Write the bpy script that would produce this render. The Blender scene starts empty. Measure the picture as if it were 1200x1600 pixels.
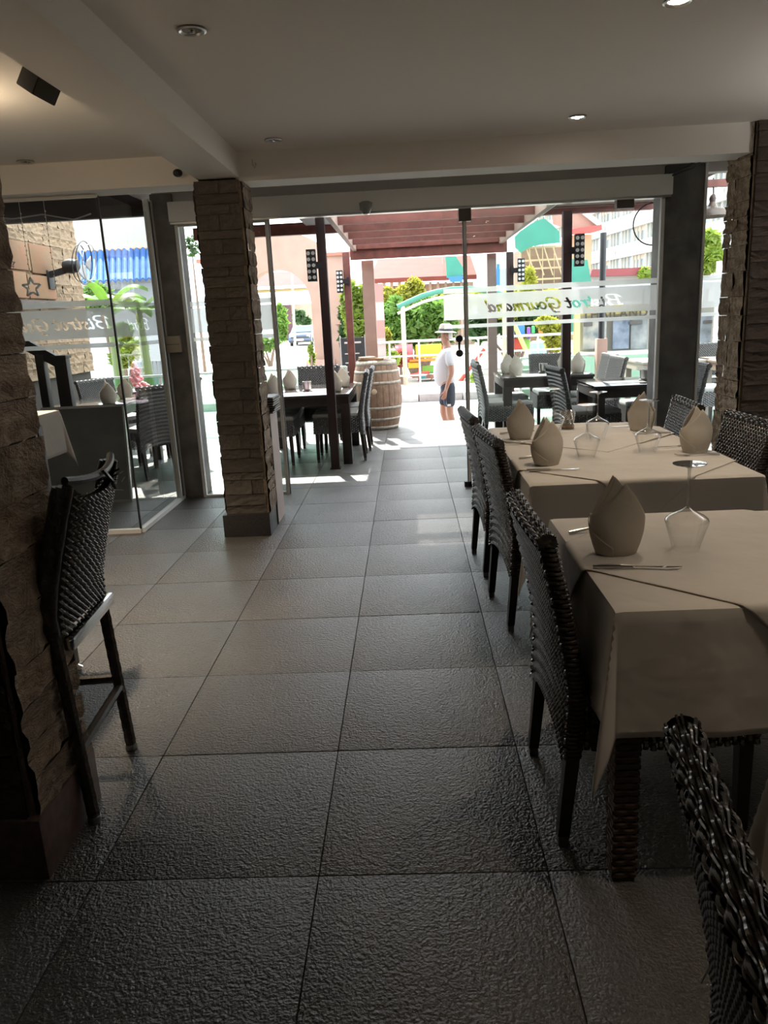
import bpy, bmesh, math, random
from mathutils import Vector, Matrix
R = random.Random(7)
pi = math.pi
sc = bpy.context.scene
col = sc.collection

# ------------------------------------------------------------------ camera, sky, sun, exposure
F_PX, YAW, PITCH, ROLL, CAM_H = 1200.43, -0.0392, 0.2494, -0.0500, 1.4187
def cam_axes():
    cy, sy = math.cos(YAW), math.sin(YAW); cp, sp = math.cos(PITCH), math.sin(PITCH)
    cr, sr = math.cos(ROLL), math.sin(ROLL)
    f = Vector((sy*cp, cy*cp, -sp)); r = Vector((cy, -sy, 0)); u = r.cross(f)
    return r*cr + u*sr, u*cr - r*sr, f
AX_R, AX_U, AX_F = cam_axes()
cam_data = bpy.data.cameras.new('camera')
cam_data.sensor_fit = 'VERTICAL'; cam_data.sensor_height = 32.0
cam_data.lens = F_PX*32.0/1600.0; cam_data.clip_end = 500; cam_data.clip_start = 0.02
cam = bpy.data.objects.new('camera', cam_data); col.objects.link(cam)
mt = Matrix((( AX_R.x, AX_U.x, -AX_F.x), (AX_R.y, AX_U.y, -AX_F.y), (AX_R.z, AX_U.z, -AX_F.z))).to_4x4()
mt.translation = (0, 0, CAM_H)
cam.matrix_world = mt
sc.camera = cam
def at(u, v, y):
    """the point at depth y that the photograph shows at pixel (u, v)"""
    d = AX_R*((u-600)/F_PX) - AX_U*((v-800)/F_PX) + AX_F
    return Vector((0, 0, CAM_H)) + d*(y/d.y)

world = bpy.data.worlds.new('sky'); sc.world = world; world.use_nodes = True
bg = world.node_tree.nodes['Background']
bg.inputs[0].default_value = (0.86, 0.93, 1.0, 1); bg.inputs[1].default_value = 1.9
sun = bpy.data.lights.new('sun', 'SUN'); sun.energy = 6.5; sun.angle = 0.01; sun.color = (1, .95, .87)
so = bpy.data.objects.new('sun', sun); col.objects.link(so)
so.rotation_euler = Vector((-0.55, 1.8, 2.2)).to_track_quat('Z', 'Y').to_euler()
vs = sc.view_settings
vs.view_transform = 'Standard'; vs.look = 'None'; vs.gamma = 1.0; vs.use_curve_mapping = False
vs.exposure = 1.42
sc.cycles.transparent_max_bounces = 48; sc.cycles.caustics_reflective = False; sc.cycles.max_bounces = 14; sc.cycles.diffuse_bounces = 6

# ------------------------------------------------------------------ materials
MATS = {}
def M(name, c, rough=.5, metal=0., var=0., vs_=8., bump=0., bs=120., spec=.5, world_pos=False, c2=None, trans=0., detail=3., emit=None, bdist=.01):
    if name in MATS: return MATS[name]
    m = bpy.data.materials.new(name); m.use_nodes = True; nt = m.node_tree; N = nt.nodes; L = nt.links
    b = N['Principled BSDF']
    b.inputs['Base Color'].default_value = (*c, 1); b.inputs['Roughness'].default_value = rough
    b.inputs['Metallic'].default_value = metal; b.inputs['Specular IOR Level'].default_value = spec
    co = None
    def coord():
        nonlocal co
        if co is None:
            if world_pos: co = N.new('ShaderNodeNewGeometry').outputs['Position']
            else: co = N.new('ShaderNodeTexCoord').outputs['Object']
        return co
    if var or c2:
        t = N.new('ShaderNodeTexNoise'); t.inputs['Scale'].default_value = vs_; t.inputs['Detail'].default_value = detail
        L.new(coord(), t.inputs['Vector'])
        r = N.new('ShaderNodeValToRGB'); L.new(t.outputs['Fac'], r.inputs['Fac'])
        r.color_ramp.elements[0].position = .3; r.color_ramp.elements[1].position = .7
        a = c2 if c2 else tuple(x*(1-var) for x in c)
        d = c if c2 else tuple(min(1, x*(1+var)) for x in c)
        r.color_ramp.elements[0].color = (*a, 1); r.color_ramp.elements[1].color = (*d, 1)
        oi = N.new('ShaderNodeObjectInfo'); hs = N.new('ShaderNodeHueSaturation')
        mr = N.new('ShaderNodeMapRange'); mr.inputs['To Min'].default_value = 1-var*.6; mr.inputs['To Max'].default_value = 1+var*.6
        L.new(oi.outputs['Random'], mr.inputs['Value']); L.new(mr.outputs[0], hs.inputs['Value'])
        L.new(r.outputs['Color'], hs.inputs['Color']); L.new(hs.outputs['Color'], b.inputs['Base Color'])
    if bump:
        t = N.new('ShaderNodeTexNoise'); t.inputs['Scale'].default_value = bs; t.inputs['Detail'].default_value = 2
        L.new(coord(), t.inputs['Vector'])
        bp = N.new('ShaderNodeBump'); bp.inputs['Strength'].default_value = bump; bp.inputs['Distance'].default_value = bdist
        L.new(t.outputs['Fac'], bp.inputs['Height']); L.new(bp.outputs['Normal'], b.inputs['Normal'])
    if trans:
        tr = N.new('ShaderNodeBsdfTranslucent'); tr.inputs['Color'].default_value = (*c, 1)
        mx = N.new('ShaderNodeMixShader'); mx.inputs[0].default_value = trans
        L.new(b.outputs[0], mx.inputs[1]); L.new(tr.outputs[0], mx.inputs[2])
        L.new(mx.outputs[0], N['Material Output'].inputs['Surface'])
        if var or c2: L.new(hs.outputs['Color'], tr.inputs['Color'])
    if emit:
        b.inputs['Emission Color'].default_value = (*emit[0], 1); b.inputs['Emission Strength'].default_value = emit[1]
    MATS[name] = m
    return m
def thin_glass(name, tint=(1, 1, 1), ior=1.5, rough=0.0, boost=1.0):
    m = bpy.data.materials.new(name); m.use_nodes = True; nt = m.node_tree; N = nt.nodes; L = nt.links
    N.remove(N['Principled BSDF'])
    tr = N.new('ShaderNodeBsdfTransparent'); tr.inputs[0].default_value = (*tint, 1)
    gl = N.new('ShaderNodeBsdfGlossy'); gl.inputs['Roughness'].default_value = rough
    fr = N.new('ShaderNodeFresnel'); fr.inputs[0].default_value = ior
    mu = N.new('ShaderNodeMath'); mu.operation = 'MULTIPLY'; mu.inputs[1].default_value = boost; mu.use_clamp = True
    mx = N.new('ShaderNodeMixShader')
    ge = N.new('ShaderNodeNewGeometry'); mb_ = N.new('ShaderNodeMath'); mb_.operation = 'SUBTRACT'; mb_.inputs[0].default_value = 1
    L.new(ge.outputs['Backfacing'], mb_.inputs[1]); m3 = N.new('ShaderNodeMath'); m3.operation = 'MULTIPLY'
    L.new(fr.outputs[0], mu.inputs[0]); L.new(mu.outputs[0], m3.inputs[0]); L.new(mb_.outputs[0], m3.inputs[1]); L.new(m3.outputs[0], mx.inputs[0])
    L.new(tr.outputs[0], mx.inputs[1]); L.new(gl.outputs[0], mx.inputs[2])
    L.new(mx.outputs[0], N['Material Output'].inputs['Surface'])
    return m
def frosted(name, c=(.86, .86, .82), clear=.25):
    m = bpy.data.materials.new(name); m.use_nodes = True; nt = m.node_tree; N = nt.nodes; L = nt.links
    N.remove(N['Principled BSDF'])
    tr = N.new('ShaderNodeBsdfTransparent'); tl = N.new('ShaderNodeBsdfTranslucent'); df = N.new('ShaderNodeBsdfDiffuse')
    tl.inputs[0].default_value = (*c, 1); df.inputs[0].default_value = (*c, 1)
    m1 = N.new('ShaderNodeMixShader'); m1.inputs[0].default_value = .72
    m2 = N.new('ShaderNodeMixShader'); m2.inputs[0].default_value = clear
    L.new(df.outputs[0], m1.inputs[1]); L.new(tl.outputs[0], m1.inputs[2])
    L.new(m1.outputs[0], m2.inputs[1]); L.new(tr.outputs[0], m2.inputs[2])
    L.new(m2.outputs[0], N['Material Output'].inputs['Surface'])
    return m
GLASS = thin_glass('window_glass', (.965, .985, .975), 1.45, 0, 1.3)
CRYSTAL = thin_glass('crystal_glass', (.985, .985, .98), 1.5, 0.02, 1.4)
nt_ = CRYSTAL.node_tree; lw_ = nt_.nodes.new('ShaderNodeLayerWeight'); lw_.inputs[0].default_value = .5
pw_ = nt_.nodes.new('ShaderNodeMath'); pw_.operation = 'POWER'; pw_.inputs[1].default_value = 2.2; nt_.links.new(lw_.outputs['Facing'], pw_.inputs[0])
ma_ = nt_.nodes.new('ShaderNodeMath'); ma_.operation = 'MULTIPLY_ADD'; ma_.inputs[1].default_value = .9; ma_.inputs[2].default_value = .05; nt_.links.new(pw_.outputs[0], ma_.inputs[0])
nt_.links.new(ma_.outputs[0], [n for n in nt_.nodes if n.type == 'MIX_SHADER'][0].inputs[0])
CRYSTAL_S = CRYSTAL.copy(); [n for n in CRYSTAL_S.node_tree.nodes if n.type == 'MATH' and n.operation == 'MULTIPLY_ADD'][0].inputs[2].default_value = .28
GREEN_GLASS = thin_glass('green_tinted_glass', (.66, .84, .74), 1.5, .02, 1.2)
FROST = frosted('frosted_film', (.95, .95, .93), .12)
FROST_THIN = frosted('frosted_film_side', (.8, .8, .76), .4)
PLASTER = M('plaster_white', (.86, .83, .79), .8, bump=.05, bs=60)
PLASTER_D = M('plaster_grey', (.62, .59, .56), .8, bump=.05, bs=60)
CONCRETE = M('dark_concrete', (.18, .17, .16), .75, var=.35, vs_=6, bump=.2, bs=40, world_pos=True)
ALU = M('anodised_aluminium', (.74, .73, .70), .5)
STEEL = M('brushed_steel', (.55, .54, .52), .3, 1.0)
CHROME = M('polished_steel', (.75, .74, .72), .12, 1.0)
BLACKM = M('black_metal', (.018, .018, .02), .45)
WHITEM = M('white_painted_metal', (.78, .78, .76), .4)
WICKER = M('dark_brown_wicker', (.042, .032, .026), .21, var=.3, vs_=60, spec=1.0)
WICKER_IN = M('dark_wicker_backing', (.012, .010, .009), .6)
LEGWOOD = M('dark_stained_wood', (.022, .015, .011), .4, var=.3, vs_=20)
CUSHION = M('navy_black_cushion', (.012, .014, .02), .85, bump=.2, bs=300)
CUSHION_L = M('grey_cushion', (.42, .42, .40), .85, bump=.2, bs=300)
LINEN = M('tablecloth_linen', (.62, .58, .53), .85, bump=.32, bs=9, bdist=.02, spec=.2)
NAPKIN = M('napkin_linen', (.66, .61, .53), .85, bump=.15, bs=40, spec=.2, trans=.25)
PERGOLA = M('red_brown_timber', (.16, .05, .038), .55, var=.25, vs_=12)
POSTM = M('dark_red_steel', (.034, .015, .014), .5)
PINKC = M('pink_render', (0.34, 0.215, 0.17), .8, var=.12, vs_=4)
TILE = None

# ------------------------------------------------------------------ mesh building
class MB:
    def __init__(s): s.v = []; s.f = []
    def quad_sheet(s, S, nu, nv, closed_u=False, closed_v=False, flip=False):
        b = len(s.v); cu = nu if closed_u else nu+1; cv = nv if closed_v else nv+1
        for i in range(cu):
            for j in range(cv): s.v.append(tuple(S(i/nu, j/nv)))
        for i in range(nu):
            for j in range(nv):
                a = b+i*cv+j; c = b+((i+1) % cu)*cv+j
                d = b+((i+1) % cu)*cv+(j+1) % cv; e = b+i*cv+(j+1) % cv
                s.f.append((a, c, d, e) if not flip else (e, d, c, a))
    def box(s, x0, x1, y0, y1, z0, z1, rot=None, o=(0, 0, 0)):
        b = len(s.v)
        for x in (x0, x1):
            for y in (y0, y1):
                for z in (z0, z1):
                    p = Vector((x, y, z))
                    if rot is not None: p = rot @ p
                    s.v.append(tuple(p+Vector(o)))
        for q in ((0, 1, 3, 2), (4, 6, 7, 5), (0, 4, 5, 1), (2, 3, 7, 6), (0, 2, 6, 4), (1, 5, 7, 3)):
            s.f.append(tuple(b+i for i in q))
    def bevbox(s, x0, x1, y0, y1, z0, z1, r=.004, rot=None, o=(0, 0, 0)):
        bm = bmesh.new(); bmesh.ops.create_cube(bm, size=1)
        for v in bm.verts: v.co = Vector((x0 if v.co.x < 0 else x1, y0 if v.co.y < 0 else y1, z0 if v.co.z < 0 else z1))
        bmesh.ops.bevel(bm, geom=list(bm.edges), offset=r, segments=2, affect='EDGES', profile=.6)
        s.frombm(bm, rot, o)
    def frombm(s, bm, rot=None, o=(0, 0, 0)):
        b = len(s.v); bm.verts.index_update()
        for v in bm.verts:
            p = v.co.copy()
            if rot is not None: p = rot @ p
            s.v.append(tuple(p+Vector(o)))
        for f in bm.faces: s.f.append(tuple(b+v.index for v in f.verts))
        bm.free()
    def beam(s, a, b, w, h=None, up=(0, 0, 1)):
        """square bar from a to b"""
        h = h or w; a = Vector(a); b = Vector(b); d = (b-a).normalized(); upv = Vector(up)
        if abs(d.dot(upv)) > .98: upv = Vector((0, 1, 0))
        x = d.cross(upv).normalized(); y = x.cross(d)
        o = len(s.v)
        for p in (a, b):
            for sx, sy in ((-1, -1), (1, -1), (1, 1), (-1, 1)): s.v.append(tuple(p+x*sx*w/2+y*sy*h/2))
        for q in ((3, 2, 1, 0), (4, 5, 6, 7), (0, 1, 5, 4), (1, 2, 6, 5), (2, 3, 7, 6), (3, 0, 4, 7)): s.f.append(tuple(o+i for i in q))
    def tube(s, pts, rad, n=8, cap=True, closed=False):
        pts = [Vector(p) for p in pts]; k = len(pts)
        rr = rad if isinstance(rad, (list, tuple)) else [rad]*k
        base = len(s.v); prev = None
        for i, p in enumerate(pts):
            if closed: d = pts[(i+1) % k]-pts[i-1]
            else: d = pts[min(i+1, k-1)]-pts[max(i-1, 0)]
            d = d.normalized() if d.length > 1e-9 else Vector((0, 0, 1))
            if prev is None:
                a = Vector((0, 0, 1)) if abs(d.z) < .9 else Vector((1, 0, 0))
                x = d.cross(a).normalized()
            else:
                x = prev-d*prev.dot(d); x = x.normalized() if x.length > 1e-6 else d.orthogonal().normalized()
            prev = x; y = d.cross(x)
            for j in range(n):
                t = 2*pi*j/n; s.v.append(tuple(p+(x*math.cos(t)+y*math.sin(t))*rr[i]))
        for i in range(k if closed else k-1):
            for j in range(n):
                a = base+i*n+j; b = base+i*n+(j+1) % n; c = base+((i+1) % k)*n+(j+1) % n; d = base+((i+1) % k)*n+j
                s.f.append((a, b, c, d))
        if cap and not closed:
            s.f.append(tuple(base+j for j in reversed(range(n)))); s.f.append(tuple(base+(k-1)*n+j for j in range(n)))
    def lathe(s, prof, n=24, o=(0, 0, 0), squash=(1, 1), caps=True):
        b = len(s.v); k = len(prof)
        for r, z in prof:
            for j in range(n):
                t = 2*pi*j/n; s.v.append((o[0]+r*math.cos(t)*squash[0], o[1]+r*math.sin(t)*squash[1], o[2]+z))
        for i in range(k-1):
            for j in range(n):
                s.f.append((b+i*n+j, b+i*n+(j+1) % n, b+(i+1)*n+(j+1) % n, b+(i+1)*n+j))
        if caps:
            if prof[0][0] > 1e-4: s.f.append(tuple(b+j for j in reversed(range(n))))
            if prof[-1][0] > 1e-4: s.f.append(tuple(b+(k-1)*n+j for j in range(n)))
    def prism(s, poly, h, fn):
        """extrude the 2-D outline by h; fn(x, y, t) places a point"""
        b = len(s.v); n = len(poly)
        for t in (0, h):
            for x, y in poly: s.v.append(tuple(fn(x, y, t)))
        s.f.append(tuple(b+i for i in reversed(range(n)))); s.f.append(tuple(b+n+i for i in range(n)))
        for i in range(n): s.f.append((b+i, b+(i+1) % n, b+n+(i+1) % n, b+n+i))
    def weave(s, S, strands, floats, amp=.004, th=.003, per=3, gap=.92, pair=1, shift=0.):
        """strands run along u, side by side in v, passing over and under; S(u, v) -> point, normal"""
        nu = floats*per
        for j in range(strands):
            ph = pi*((j//pair) % 2)+shift*j
            b = len(s.v)
            for i in range(nu+1):
                u = i/nu; w = amp*math.cos(pi*u*floats+ph)
                for k, (dv, dn) in enumerate(((-.5, -th), (-.25, th*.6), (.25, th*.6), (.5, -th))):
                    p, n = S(u, (j+.5+dv*gap)/strands)
                    s.v.append(tuple(p+n*(w+dn)))
            for i in range(nu):
                for k in range(3):
                    a = b+i*4+k; s.f.append((a, a+1, a+5, a+4))
    def ico(s, r, o=(0, 0, 0), sub=2, sc3=(1, 1, 1)):
        bm = bmesh.new(); bmesh.ops.create_icosphere(bm, subdivisions=sub, radius=r)
        for v in bm.verts: v.co = Vector((v.co.x*sc3[0], v.co.y*sc3[1], v.co.z*sc3[2]))
        s.frombm(bm, None, o)
    def mesh(s, name, mat, smooth=True, fix=False):
        me = bpy.data.meshes.new(name); me.from_pydata(s.v, [], s.f)
        me.materials.append(mat)
        if fix:
            bm = bmesh.new(); bm.from_mesh(me); bmesh.ops.recalc_face_normals(bm, faces=bm.faces); bm.to_mesh(me); bm.free()
        if smooth:
            me.polygons.foreach_set('use_smooth', [True]*len(me.polygons))
            try: me.set_sharp_from_angle(angle=math.radians(38))
            except Exception: pass
        me.update(); return me
    def build(s, name, mat, parent=None, loc=None, smooth=True, fix=False):
        return link(name, s.mesh(name, mat, smooth, fix), parent, loc)
def link(name, me, parent=None, loc=None):
    o = bpy.data.objects.new(name, me); col.objects.link(o)
    if parent is not None: o.parent = parent
    if loc is not None: o.location = loc
    return o
def tag(o, label=None, cat=None, group=None, kind=None):
    if label: o['label'] = label
    if cat: o['category'] = cat
    if group: o['group'] = group
    if kind: o['kind'] = kind
    return o
def thing(name, label, cat, loc=(0, 0, 0), rz=0, group=None):
    o = bpy.data.objects.new(name, None); col.objects.link(o); o.empty_display_size = .1
    o.location = loc; o.rotation_euler = (0, 0, rz)
    return tag(o, label, cat, group)
def struct(name, label, loc=(0, 0, 0)):
    o = bpy.data.objects.new(name, None); col.objects.link(o); o.location = loc
    return tag(o, label, kind='structure')
def dup(root, loc, rz=0, label=None, group=None, scale=None):
    def cp(o, parent):
        c = o.copy(); col.objects.link(c)
        if parent is not None: c.parent = parent
        for ch in list(o.children): cp(ch, c)
        return c
    r = cp(root, None); r.location = loc; r.rotation_euler = (0, 0, rz)
    if label: r['label'] = label
    if group: r['group'] = group
    if scale: r.scale = scale
    return r
def sbox(name, mat, b, parent=None, r=None):
    m = MB()
    if r: m.bevbox(*b, r=r)
    else: m.box(*b)
    return m.build(name, mat, parent, smooth=bool(r))
def V(*a): return Vector(a)

# ------------------------------------------------------------------ floor
fl = sbox('floor', M('floor_grout', (.035, .032, .028), .8), (-7, 7, -3.6, 10.48, -.2, -.006)); tag(fl, 'dark slate tiled floor running from the room out over the terrace', kind='structure')
def tile_mat():
    m = M('slate_tile', (.106, .100, .092), .34, var=.03, vs_=2.2, world_pos=True, c2=(.080, .076, .071), spec=.85)
    nt = m.node_tree; N = nt.nodes; L = nt.links; b = N['Principled BSDF']
    g = N.new('ShaderNodeNewGeometry')
    t = N.new('ShaderNodeTexNoise'); t.inputs['Scale'].default_value = 140; t.inputs['Detail'].default_value = 2.5
    t2 = N.new('ShaderNodeTexNoise'); t2.inputs['Scale'].default_value = 75; t2.inputs['Detail'].default_value = 1
    t3 = N.new('ShaderNodeTexNoise'); t3.inputs['Scale'].default_value = 1.7; t3.inputs['Detail'].default_value = 4
    for q in (t, t2, t3): L.new(g.outputs['Position'], q.inputs['Vector'])
    ad = N.new('ShaderNodeMath'); ad.operation = 'ADD'; L.new(t.outputs['Fac'], ad.inputs[0]); L.new(t2.outputs['Fac'], ad.inputs[1])
    bp = N.new('ShaderNodeBump'); bp.inputs['Strength'].default_value = .9; bp.inputs['Distance'].default_value = .007
    L.new(ad.outputs[0], bp.inputs['Height']); L.new(bp.outputs['Normal'], b.inputs['Normal'])
    mr = N.new('ShaderNodeMapRange'); mr.inputs['From Min'].default_value = .35; mr.inputs['From Max'].default_value = .65
    mr.inputs['To Min'].default_value = .28; mr.inputs['To Max'].default_value = .34
    L.new(t3.outputs['Fac'], mr.inputs['Value']); L.new(mr.outputs[0], b.inputs['Roughness'])
    return m
TILE = tile_mat()
mbt = MB(); mbt.bevbox(-.2985, .2985, -.2985, .2985, -.02, 0, r=.0025)
tile_me = mbt.mesh('tile', TILE)
for j in range(-4, 14):
    for i in range(-6, 9):
        o = link('tile', tile_me, fl, (-.887+.6*i+.3, 2.317+.6*j+.3, R.uniform(-.0006, .0006)))
        if j == 13: o.scale.y = .6; o.location.y = 10.12+.18
# ------------------------------------------------------------------ ceiling, beams, walls
m = MB(); m.box(-4.7, 3.3, -3.6, 5.345, 2.44, 2.6); m.box(-1.96, 3.3, 5.345, 6.46, 2.44, 2.6); ceil = m.build('ceiling', PLASTER, smooth=False); tag(ceil, 'white plaster ceiling with recessed downlights', kind='structure')
tb = sbox('trim_1', PLASTER, (-4.7, 2.14, 5.10, 5.345, 2.27, 2.46)); tag(tb, 'white plaster cross beam in front of the glass doors', kind='structure')
mbb = MB(); mbb.box(-1.25, -.993, -3.6, 5.12, 2.29, 2.46)
tag(mbb.build('trim_2', PLASTER), 'white plaster beam running towards the doors over the left pillar', kind='structure')
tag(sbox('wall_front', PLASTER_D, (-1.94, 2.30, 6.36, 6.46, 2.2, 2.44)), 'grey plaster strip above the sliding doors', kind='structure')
hd = sbox('trim_3', PLASTER, (-1.79, 2.045, 6.24, 6.36, 2.2, 2.345), r=.006); tag(hd, 'pale boxed cover of the sliding door rail', kind='structure')
sbox('rail_profile', STEEL, (-1.79, 2.045, 6.27, 6.35, 2.185, 2.2), hd)
tag(sbox('wall_right', M('warm_wall', (.15, .13, .11), .85), (3.2, 3.3, -3.6, 6.42, 0, 2.45)), 'plain wall on the right side of the dining room', kind='structure')
tag(sbox('wall_back', M('warm_wall', (.15, .13, .11)), (-4.7, 3.3, -3.7, -3.6, 0, 2.45)), 'plain wall at the far end of the dining room', kind='structure')
tag(sbox('wall_left', M('warm_wall', (.15, .13, .11)), (-4.8, -4.7, -3.7, 5.25, 0, 2.45)), 'plain wall on the left side of the bar', kind='structure')
# dark concrete columns of the glass front
for nm, b, lb in (('trim_4', (-1.95, -1.775, 6.33, 6.62, 0, 2.42), 'dark concrete column left of the sliding doors'),
                  ('trim_5', (2.015, 2.305, 6.32, 6.62, 0, 2.42), 'dark concrete column right of the sliding doors')):
    m = MB(); m.bevbox(*b, r=.008); tag(m.build(nm, CONCRETE), lb, kind='structure')

# ------------------------------------------------------------------ stone pillars
def stone_mesh(rough, seed, mat):
    r = random.Random(seed); m = MB(); nx, nz = 7, 4
    g = {}
    def S(u, v):
        k = (round(u*nx), round(v*nz))
        if k not in g:
            e = k[0] in (0, nx) or k[1] in (0, nz)
            g[k] = (-.5*rough if e else 0) - r.random()*rough
        return V(u-.5, g[k], v-.5)
    m.quad_sheet(S, nx, nz)
    b = len(m.v)
    for x, z in ((-.5, -.5), (.5, -.5), (.5, .5), (-.5, .5)): m.v += [(x, 0+.0, z), (x, 1, z)]
    for q in range(4):
        a = b+2*q; c = b+2*((q+1) % 4); m.f.append((a, a+1, c+1, c))
    return m.mesh('stone', mat, smooth=False, fix=False)
def flip_mesh(me):
    me.flip_normals(); return me
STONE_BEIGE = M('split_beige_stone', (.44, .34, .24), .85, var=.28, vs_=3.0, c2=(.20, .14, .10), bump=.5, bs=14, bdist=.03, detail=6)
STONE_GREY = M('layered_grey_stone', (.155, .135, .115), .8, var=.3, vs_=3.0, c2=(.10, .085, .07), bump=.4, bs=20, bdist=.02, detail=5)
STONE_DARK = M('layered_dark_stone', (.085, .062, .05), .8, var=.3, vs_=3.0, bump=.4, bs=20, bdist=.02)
SM = {k: [stone_mesh(rg, 10*q+s, mt_) for s in range(5)] for q, (k, rg, mt_) in enumerate((('beige', .5, STONE_BEIGE), ('grey', .22, STONE_GREY), ('dark', .3, STONE_DARK)))}
def face_stones(parent, face, a0, a1, z0, z1, plane, hh, ll, kind, depth, seed):
    """courses of stones on one face; face is the outward direction 'y-' or 'x+' or 'x-'"""
    r = random.Random(seed); z = z0
    while z < z1-.01:
        h = min(r.uniform(*hh), z1-z)
        if z1-z-h < .03: h = z1-z
        a = a0
        while a < a1-.005:
            w = min(r.uniform(*ll), a1-a)
            if a1-a-w < .06: w = a1-a
            o = link('stone', r.choice(SM[kind]), parent)
            c = a+w/2; d = depth*r.uniform(.75, 1.25)
            o.scale = (w-.003, depth, h-.003)
            off = r.uniform(-.25, .25)*depth*.5
            if face == 'y-': o.location = (c, plane+off, z+h/2)
            elif face == 'x+': o.location = (plane-off, c, z+h/2); o.rotation_euler = (0, 0, pi/2)
            elif face == 'x-': o.location = (plane+off, c, z+h/2); o.rotation_euler = (0, 0, -pi/2)
            a += w
        z += h
CORE = M('pillar_mortar', (.05, .04, .034), .9)
GRANITE = M('polished_dark_granite', (.035, .032, .032), .35, var=.3, vs_=60)
# pillar between the glass vestibule and the entrance
p = sbox('pillar', CORE, (-1.25, -1.015, 5.10, 5.31, 0, 2.29)); tag(p, 'square stone pillar by the menu stand with layered grey face', kind='structure')
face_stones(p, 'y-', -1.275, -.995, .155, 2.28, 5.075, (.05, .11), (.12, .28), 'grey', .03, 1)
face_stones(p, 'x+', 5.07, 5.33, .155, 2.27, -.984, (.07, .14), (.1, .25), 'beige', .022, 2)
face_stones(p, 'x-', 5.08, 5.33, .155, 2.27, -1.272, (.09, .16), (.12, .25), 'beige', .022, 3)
m = MB(); m.bevbox(-1.30, -.977, 5.035, 5.31, 0, .155, r=.004); m.build('plinth', GRANITE, p)
# pillar at the left edge of the picture
p = sbox('pillar', CORE, (-1.55, -1.06, 1.76, 2.06, 0, 2.44)); tag(p, 'stone pillar beside the wicker bar stool, rough beige blocks on its side', kind='structure')
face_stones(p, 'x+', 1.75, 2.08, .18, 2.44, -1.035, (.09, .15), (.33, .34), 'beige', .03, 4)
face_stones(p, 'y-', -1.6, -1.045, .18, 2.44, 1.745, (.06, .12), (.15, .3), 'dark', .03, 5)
m = MB(); m.bevbox(-1.62, -1.012, 1.725, 2.09, 0, .18, r=.005); m.build('plinth', M('rose_granite', (.16, .105, .09), .35, var=.25, vs_=30), p)
# pillar at the right edge
p = sbox('pillar', CORE, (2.17, 2.75, 5.1, 5.42, 0, 2.44)); tag(p, 'layered stone pillar behind the chairs by the right glass pane', kind='structure')
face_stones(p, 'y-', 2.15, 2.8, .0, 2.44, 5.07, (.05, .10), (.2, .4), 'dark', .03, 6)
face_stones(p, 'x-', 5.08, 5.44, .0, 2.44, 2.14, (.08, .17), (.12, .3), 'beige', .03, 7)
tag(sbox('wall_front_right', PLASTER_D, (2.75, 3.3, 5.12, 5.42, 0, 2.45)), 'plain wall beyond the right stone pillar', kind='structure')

# ------------------------------------------------------------------ glass front
LET = {'B': [[(.12, 1.55), (.02, .9), (-.08, 0)], [(-.25, 1.25), (.1, 1.6), (.65, 1.62), (.8, 1.3), (.55, .95), (.12, .85)], [(.12, .85), (.6, .8), (.72, .4), (.45, .02), (.0, -.02), (-.25, .15)]],
       'G': [[(.95, 1.2), (.9, 1.5), (.55, 1.6), (.15, 1.2), (.05, .5), (.3, .05), (.65, .2), (.8, .65)], [(.45, .65), (.85, .68), (.75, .1), (.55, -.5), (.2, -.55)]],
       'i': [[(.1, .9), (.05, .3), (.12, .03), (.3, .12)], [(.16, 1.2), (.17, 1.24)]],
       's': [[(.45, .8), (.3, .95), (.12, .75), (.38, .35), (.22, .02), (.0, .12)]],
       't': [[(.25, 1.4), (.1, .4), (.18, .03), (.4, .15)], [(-.02, .95), (.48, .97)]],
       'r': [[(.1, .9), (.03, .02)], [(.06, .45), (.25, .88), (.45, .9)]],
       'o': [[(.42, .85), (.2, .95), (.02, .5), (.15, .05), (.38, .15), (.48, .6), (.38, .9)]],
       'u': [[(.1, .9), (.03, .25), (.15, .02), (.38, .35), (.48, .9)], [(.48, .9), (.42, .15), (.55, .08)]],
       'm': [[(.08, .9), (.0, 0)], [(.04, .45), (.2, .85), (.33, .8), (.28, 0)], [(.32, .45), (.48, .85), (.62, .78), (.58, .1), (.7, .1)]],
       'a': [[(.45, .8), (.25, .95), (.03, .5), (.12, .05), (.32, .2), (.46, .85)], [(.47, .9), (.42, .15), (.55, .08)]],
       'n': [[(.08, .9), (.0, 0)], [(.04, .45), (.22, .85), (.4, .8), (.36, .12), (.48, .08)]],
       'd': [[(.42, .8), (.22, .95), (.03, .5), (.12, .05), (.32, .2), (.44, .8)], [(.58, 1.6), (.42, .15), (.55, .08)]],
       ' ': []}
ADV = {'B': 1.0, 'G': 1.1, 'i': .32, 's': .55, 't': .5, 'r': .55, 'o': .6, 'u': .65, 'm': .82, 'a': .65, 'n': .6, 'd': .7, ' ': .35}
def smooth_line(pts, n=5):
    if len(pts) < 3: return pts
    out = []
    P = [pts[0]]+list(pts)+[pts[-1]]
    for i in range(1, len(P)-2):
        for k in range(n):
            t = k/n
            out.append(tuple(.5*(2*P[i][a]+(P[i+1][a]-P[i-1][a])*t+(2*P[i-1][a]-5*P[i][a]+4*P[i+1][a]-P[i+2][a])*t*t+(3*P[i][a]-P[i-1][a]-3*P[i+1][a]+P[i+2][a])*t**3) for a in (0, 1)))
    out.append(pts[-1]); return out
def text_strokes(s, x0, z0, xh, width, mirror=True, slant=.28):
    """polylines of script letters; mirrored text runs from x0 to the left"""
    adv = sum(ADV[c] for c in s); k = width/adv; x = 0; out = []
    for c in s:
        for st in LET[c]:
            out.append([(x0+(-1 if mirror else 1)*((x+px)*k+py*slant*xh), z0+py*xh) for px, py in smooth_line(st)])
        x += ADV[c]
    return out
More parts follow.
